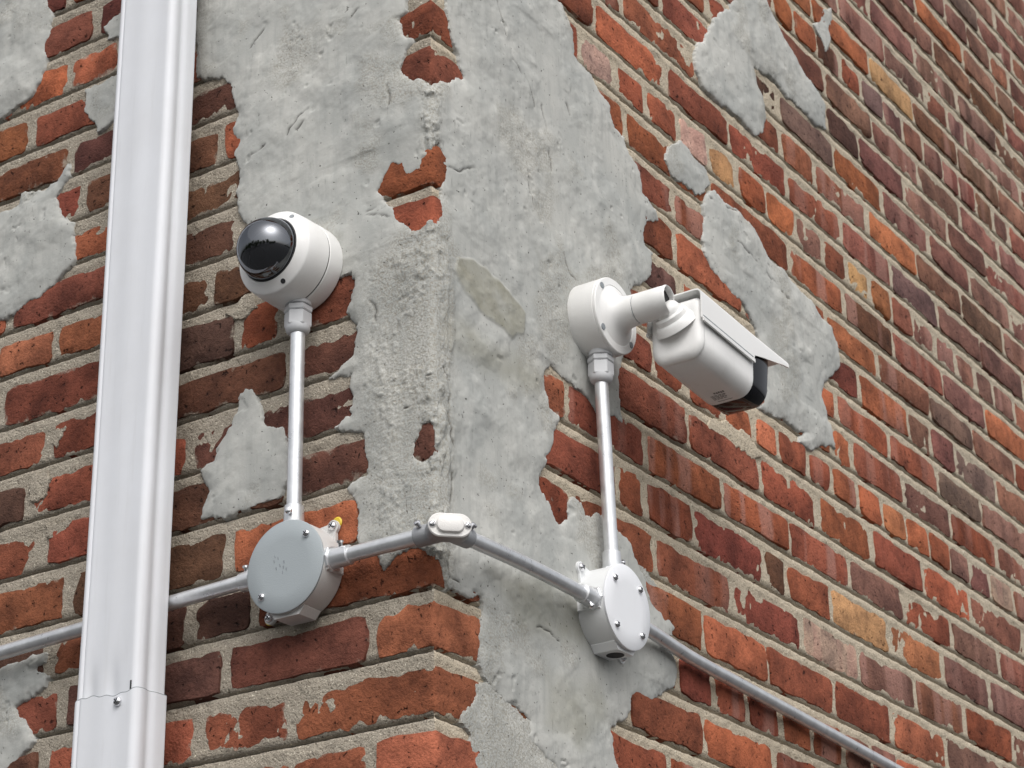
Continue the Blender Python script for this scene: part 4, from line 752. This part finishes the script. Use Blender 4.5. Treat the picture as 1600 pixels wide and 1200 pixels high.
# ------------------------------------------------------------------ dome camera on the side wall
DC = on_wall(NL, -0.1770, 1.1555)
dome = tag(empty('dome_camera', DC), 'white dome security camera with smoked dome left of the corner', 'security camera')
V, Fc = lathe(DC, NL, [(0.0005, 0.0505), (0.0022, 0.0505)], 72); mk('wall_gasket', V, Fc, M['rubber'], dome)
V, Fc = lathe(DC, NL, [(0.002, 0.0525), (0.004, 0.0532), (0.0245, 0.0530), (0.0253, 0.0524)], 96); mk('back_box', V, Fc, M['shell'], dome)
V, Fc = lathe(DC, NL, [(0.024, 0.0518), (0.028, 0.0518)], 72); mk('seam', V, Fc, M['rubber'], dome)
V, Fc = lathe(DC, NL, [(0.0268, 0.0518), (0.0275, 0.0527), (0.046, 0.0525), (0.0595, 0.0513), (0.0612, 0.0505), (0.0622, 0.0492), (0.0680, 0.0402), (0.0690, 0.0390), (0.0680, 0.0380), (0.063, 0.0378)], 96, cap1=False); mk('housing', V, Fc, M['shell'], dome, angle=32)
V, Fc = lathe(DC, NL, [(0.060, 0.0382), (0.0688, 0.0382), (0.0696, 0.0377), (0.0692, 0.0366), (0.062, 0.0364)], 72, False, False); mk('dome_gasket', V, Fc, M['rubber'], dome)
RD = 0.0368; cz0 = 0.0700
prof = [(cz0 + RD * math.sin(a), RD * math.cos(a)) for a in np.linspace(-0.12, math.pi / 2 - 0.02, 28)]
V, Fc = lathe(DC, NL, prof, 72, False, True); mk('smoked_dome', V, Fc, M['dome'], dome, angle=None)
V, Fc = lathe(DC, NL, [(0.030, 0.0370), (0.0595, 0.0372), (0.060, 0.0)], 48, True, False); mk('inner_tray', V, Fc, M['dark'], dome)
ax = Vector((0.05, -1, -0.62)).normalized()
ball = DC + NL * 0.066
V, Fc = lathe(ball, ax, [(0.0245 * math.sin(a), 0.0245 * math.cos(a)) for a in np.linspace(-1.2, 1.15, 16)] + [(0.0235, 0.0085), (0.0255, 0.0085), (0.0255, 0.0065), (0.0225, 0.0)], 40)
mk('lens_ball', V, Fc, M['rubber'], dome)
for ang in (53, -68, 172):
    r_ = 0.0448; a = math.radians(ang)
    p = DC + Vector((r_ * math.cos(a), 0, r_ * math.sin(a))) + NL * 0.0648
    V, Fc = lathe(p - NL * 0.002, (NL + Vector((math.cos(a), 0, math.sin(a))) * 0.5).normalized(), [(0, 0.0030), (0.0022, 0.0030)], 18)
    mk('screw_hole', V, Fc, M['dark'] if ang != 53 else M['emboss'], dome)
gland(on_wall(NL, -0.1725, 1.1085, 0.0215), dome)

# ------------------------------------------------------------------ bullet camera on the long wall
BC = on_wall(NR, 0.3222, 1.1640)
bul = tag(empty('bullet_camera', BC), 'white bullet security camera with sun hood, pointing along the long wall', 'security camera')
V, Fc = lathe(BC, NR, [(0.0003, 0.0468), (0.0020, 0.0468)], 72); mk('wall_gasket', V, Fc, M['rubber'], bul)
V, Fc = lathe(BC, NR, [(0.0018, 0.0480), (0.0035, 0.0487), (0.0385, 0.0487), (0.0392, 0.0480)], 96); mk('back_box', V, Fc, M['shell'], bul)
NC = BC + Vector((0, 0.0, -0.004))
V, Fc = lathe(BC, NR, [(0.0392, 0.0480), (0.0398, 0.0487), (0.0425, 0.0487), (0.0435, 0.0478), (0.0442, 0.0390), (0.0436, 0.0382), (0.0440, 0.0372), (0.0452, 0.0345), (0.0475, 0.0290), (0.0515, 0.0236), (0.058, 0.0205), (0.066, 0.0193), (0.0742, 0.0190), (0.0746, 0.0184)], 96)
mk('mount_flange', V, Fc, M['shell'], bul, angle=40)
V, Fc = lathe(BC, NR, [(0.0740, 0.0180), (0.0760, 0.0180)], 48); mk('neck_seam', V, Fc, M['emboss'], bul)
# neck with its end cut obliquely and open for the swivel
npr = 48; rings = []
def neck_ring(h, r, cut):
    out = []
    for i in range(npr):
        tt = 2 * math.pi * i / npr; dy, dz = r * math.cos(tt), r * math.sin(tt)
        hh = h - cut * (0.010 * sstep(-0.004, 0.012, np.array(dy)) * sstep(0.012, -0.010, np.array(dz)) + 0.002 * (dy / 0.019))
        out.append(BC + NR * float(hh) + Vector((0, dy, dz)))
    return out
rings = [neck_ring(0.0756, 0.0184, 0), neck_ring(0.0762, 0.0190, 0), neck_ring(0.100, 0.0188, 0.2), neck_ring(0.1175, 0.0186, 1), neck_ring(0.1190, 0.0176, 1), neck_ring(0.1185, 0.0166, 1), neck_ring(0.104, 0.0160, 0.5)]
V, Fc = loft(rings, cap=False); mk('neck', V, Fc, M['shell'], bul, angle=40)
V, Fc = lathe(BC, NR, [(0.100, 0.0162), (0.1105, 0.0164)], 32); mk('neck_shade_plug', V, Fc, M['dark'], bul)  # dark plug added so the open neck looks shaded inside
for ang in (138, 220, 320, 40):
    a = math.radians(ang); p = BC + Vector((0, 0.0425 * math.cos(a), 0.0425 * math.sin(a))) + NR * 0.0442
    V, Fc = lathe(p - NR * 0.001, NR, [(0, 0.0042), (0.0014, 0.0042)], 18); mk('screw_hole', V, Fc, M['emboss'], bul)
# body frame: axis runs along the wall, slightly downwards
TH = math.radians(3.6)
BA = Vector((0, math.cos(TH), -math.sin(TH))); BU = Vector((0, math.sin(TH), math.cos(TH))); BX = Vector((1, 0, 0))
B0 = Vector((0.1120, 0.3500, 1.1380 + H0))
def sec(t, w, h, r, dx=0.0, du=0.0, shear=0.0, seg=8):
    return [B0 + BX * (a * 0.965 + dx) + BU * (b * 1.13 - 0.0055 + du) + BA * (t + shear * b) for a, b in rrect(0, 0, w, h, r, seg)]
RB = (0.011, 0.011, 0.020, 0.020)
def scaled(k): return tuple(v * k for v in RB)
V, Fc = loft([sec(-0.0065, 0.052, 0.050, scaled(.72)), sec(-0.0060, 0.060, 0.058, scaled(.82)), sec(-0.0035, 0.068, 0.066, scaled(.92)), sec(0.0, 0.0725, 0.0705, scaled(.98)), sec(0.0035, 0.0735, 0.0715, RB), sec(0.0050, 0.0715, 0.0695, scaled(.97))])
mk('rear_cap', V, Fc, M['shell'], bul, angle=50)
V, Fc = loft([sec(0.0046, 0.0705, 0.0685, scaled(.96)), sec(0.0056, 0.0725, 0.0705, RB), sec(0.06, 0.0735, 0.0715, RB), sec(0.122, 0.0740, 0.0720, RB), sec(0.1245, 0.0742, 0.0722, RB, shear=0.05), sec(0.1256, 0.0725, 0.0705, scaled(.97), shear=0.05)])
mk('body', V, Fc, M['shell'], bul, angle=50)
V, Fc = loft([sec(0.1250, 0.0715, 0.0695, scaled(.96), shear=0.05), sec(0.1262, 0.0728, 0.0708, scaled(.98), shear=0.05), sec(0.1640, 0.0715, 0.0690, scaled(.96), shear=0.16), sec(0.1675, 0.0690, 0.0665, scaled(.92), shear=0.16), sec(0.1685, 0.0640, 0.0615, scaled(.85), shear=0.16)])
mk('front_window', V, Fc, M['window'], bul, angle=40)
# swivel cups between neck and body
ctr = B0 + BU * 0.004; nk = BC + NR * 0.1075 + Vector((0, 0.006, -0.002))
axw = (nk - ctr).normalized(); Lw = (nk - ctr).length
V, Fc = lathe(ctr, axw, [(0.0, 0.0290), (0.0075, 0.0262), (0.0100, 0.0235), (0.0105, 0.0228)], 64); mk('swivel_base', V, Fc, M['shell'], bul, angle=30)
V, Fc = lathe(ctr, axw, [(0.0095, 0.0215), (0.0165, 0.0210), (0.0180, 0.0195), (0.0186, 0.0180)], 64); mk('swivel_ring', V, Fc, M['shell'], bul, angle=30)
V, Fc = lathe(ctr, axw, [(0.0170, 0.0160), (0.0230, 0.0158), (0.0275, 0.0140), (0.0310, 0.0100), (0.0325, 0.0040)], 48); mk('swivel_ball', V, Fc, M['shell'], bul, angle=50)
# sun hood: thin folded shell, sides cut back to a point in front
def hood_ring(t, zb, top=0.0430, w=0.0765, th=0.0018, r=0.009):
    hw = w / 2; out = []
    pts = [(hw, zb)] + [(hw - r + r * math.cos(a), top - r + r * math.sin(a)) for a in np.linspace(0, math.pi / 2, 7)] + [(-hw + r + r * math.cos(a), top - r + r * math.sin(a)) for a in np.linspace(math.pi / 2, math.pi, 7)] + [(-hw, zb)]
    ri = r - th; hi = hw - th
    inn = [(-hi, zb)] + [(-hi + ri + ri * math.cos(a), top - th - ri + ri * math.sin(a)) for a in np.linspace(math.pi, math.pi / 2, 7)] + [(hi - ri + ri * math.cos(a), top - th - ri + ri * math.sin(a)) for a in np.linspace(math.pi / 2, 0, 7)] + [(hi, zb)]
    lean = 0.10 * (1 if t < 0.05 else 0)
    return [B0 + BX * a + BU * b + BA * t for a, b in pts + inn]
rings = []
for t in np.linspace(-0.0075, 0.122, 8): rings.append(hood_ring(t, 0.002))
for t, zb in ((0.1245, 0.0035), (0.126, 0.0095), (0.150, 0.0165), (0.180, 0.0240), (0.204, 0.0305), (0.220, 0.0335)): rings.append(hood_ring(t, zb, top=0.0430 + max(0, t - 0.13) * 0.02))
V, Fc = loft(rings); hd = mk('sun_hood', V, Fc, M['hood'], bul, angle=35)
for sg in (1, -1):
    q = lambda t: [B0 + BX * (sg * (0.0380 + a)) + BU * (0.0008 + b) + BA * t for a, b in ((0, -0.0035), (0.0024, -0.0035), (0.0024, 0.0), (0.0024, 0.0012), (0, 0.0012))]
    V, Fc = loft([q(-0.006), q(0.123)]); mk('hood_rail', V, Fc, M['hood'], hd, smooth=False)
    q2 = lambda t: [B0 + BX * (sg * (0.0378 + a)) + BU * (0.0046 + b) + BA * t for a, b in ((0, 0), (0.0008, 0), (0.0008, 0.0012), (0, 0.0012))]
    V, Fc = loft([q2(-0.005), q2(0.122)]); mk('hood_groove', V, Fc, M['emboss'], hd, smooth=False)
# small printed marks on the underside, by the front
rd = random.Random(5)
def mark(x, t, lx, lt):
    # on the flat of the belly
    q = [B0 + BX * (x + a) + BU * (-0.0463) + BA * (t + b) for a, b in ((0, 0), (lx, 0), (lx, lt), (0, lt))]
    V, Fc = loft([q, [v - BU * 0.0002 for v in q]]); mk('printed_mark', V, Fc, M['ink'], bul, smooth=False)
for i in range(5): mark(-0.004 + i * 0.0030, 0.0925 + 0.0006 * (i % 2), 0.0018, 0.0036)
for r_ in range(4):
    x = -0.012
    for i in range(4):
        L = rd.uniform(0.0022, 0.0048); mark(x, 0.100 + r_ * 0.0032, L, 0.0011); x += L + 0.0012
mark(-0.010, 0.116, 0.020, 0.0007)
gland(on_wall(NR, 0.3185, 1.1195, 0.0215), bul, Vector((0, -0.02, -1)).normalized())
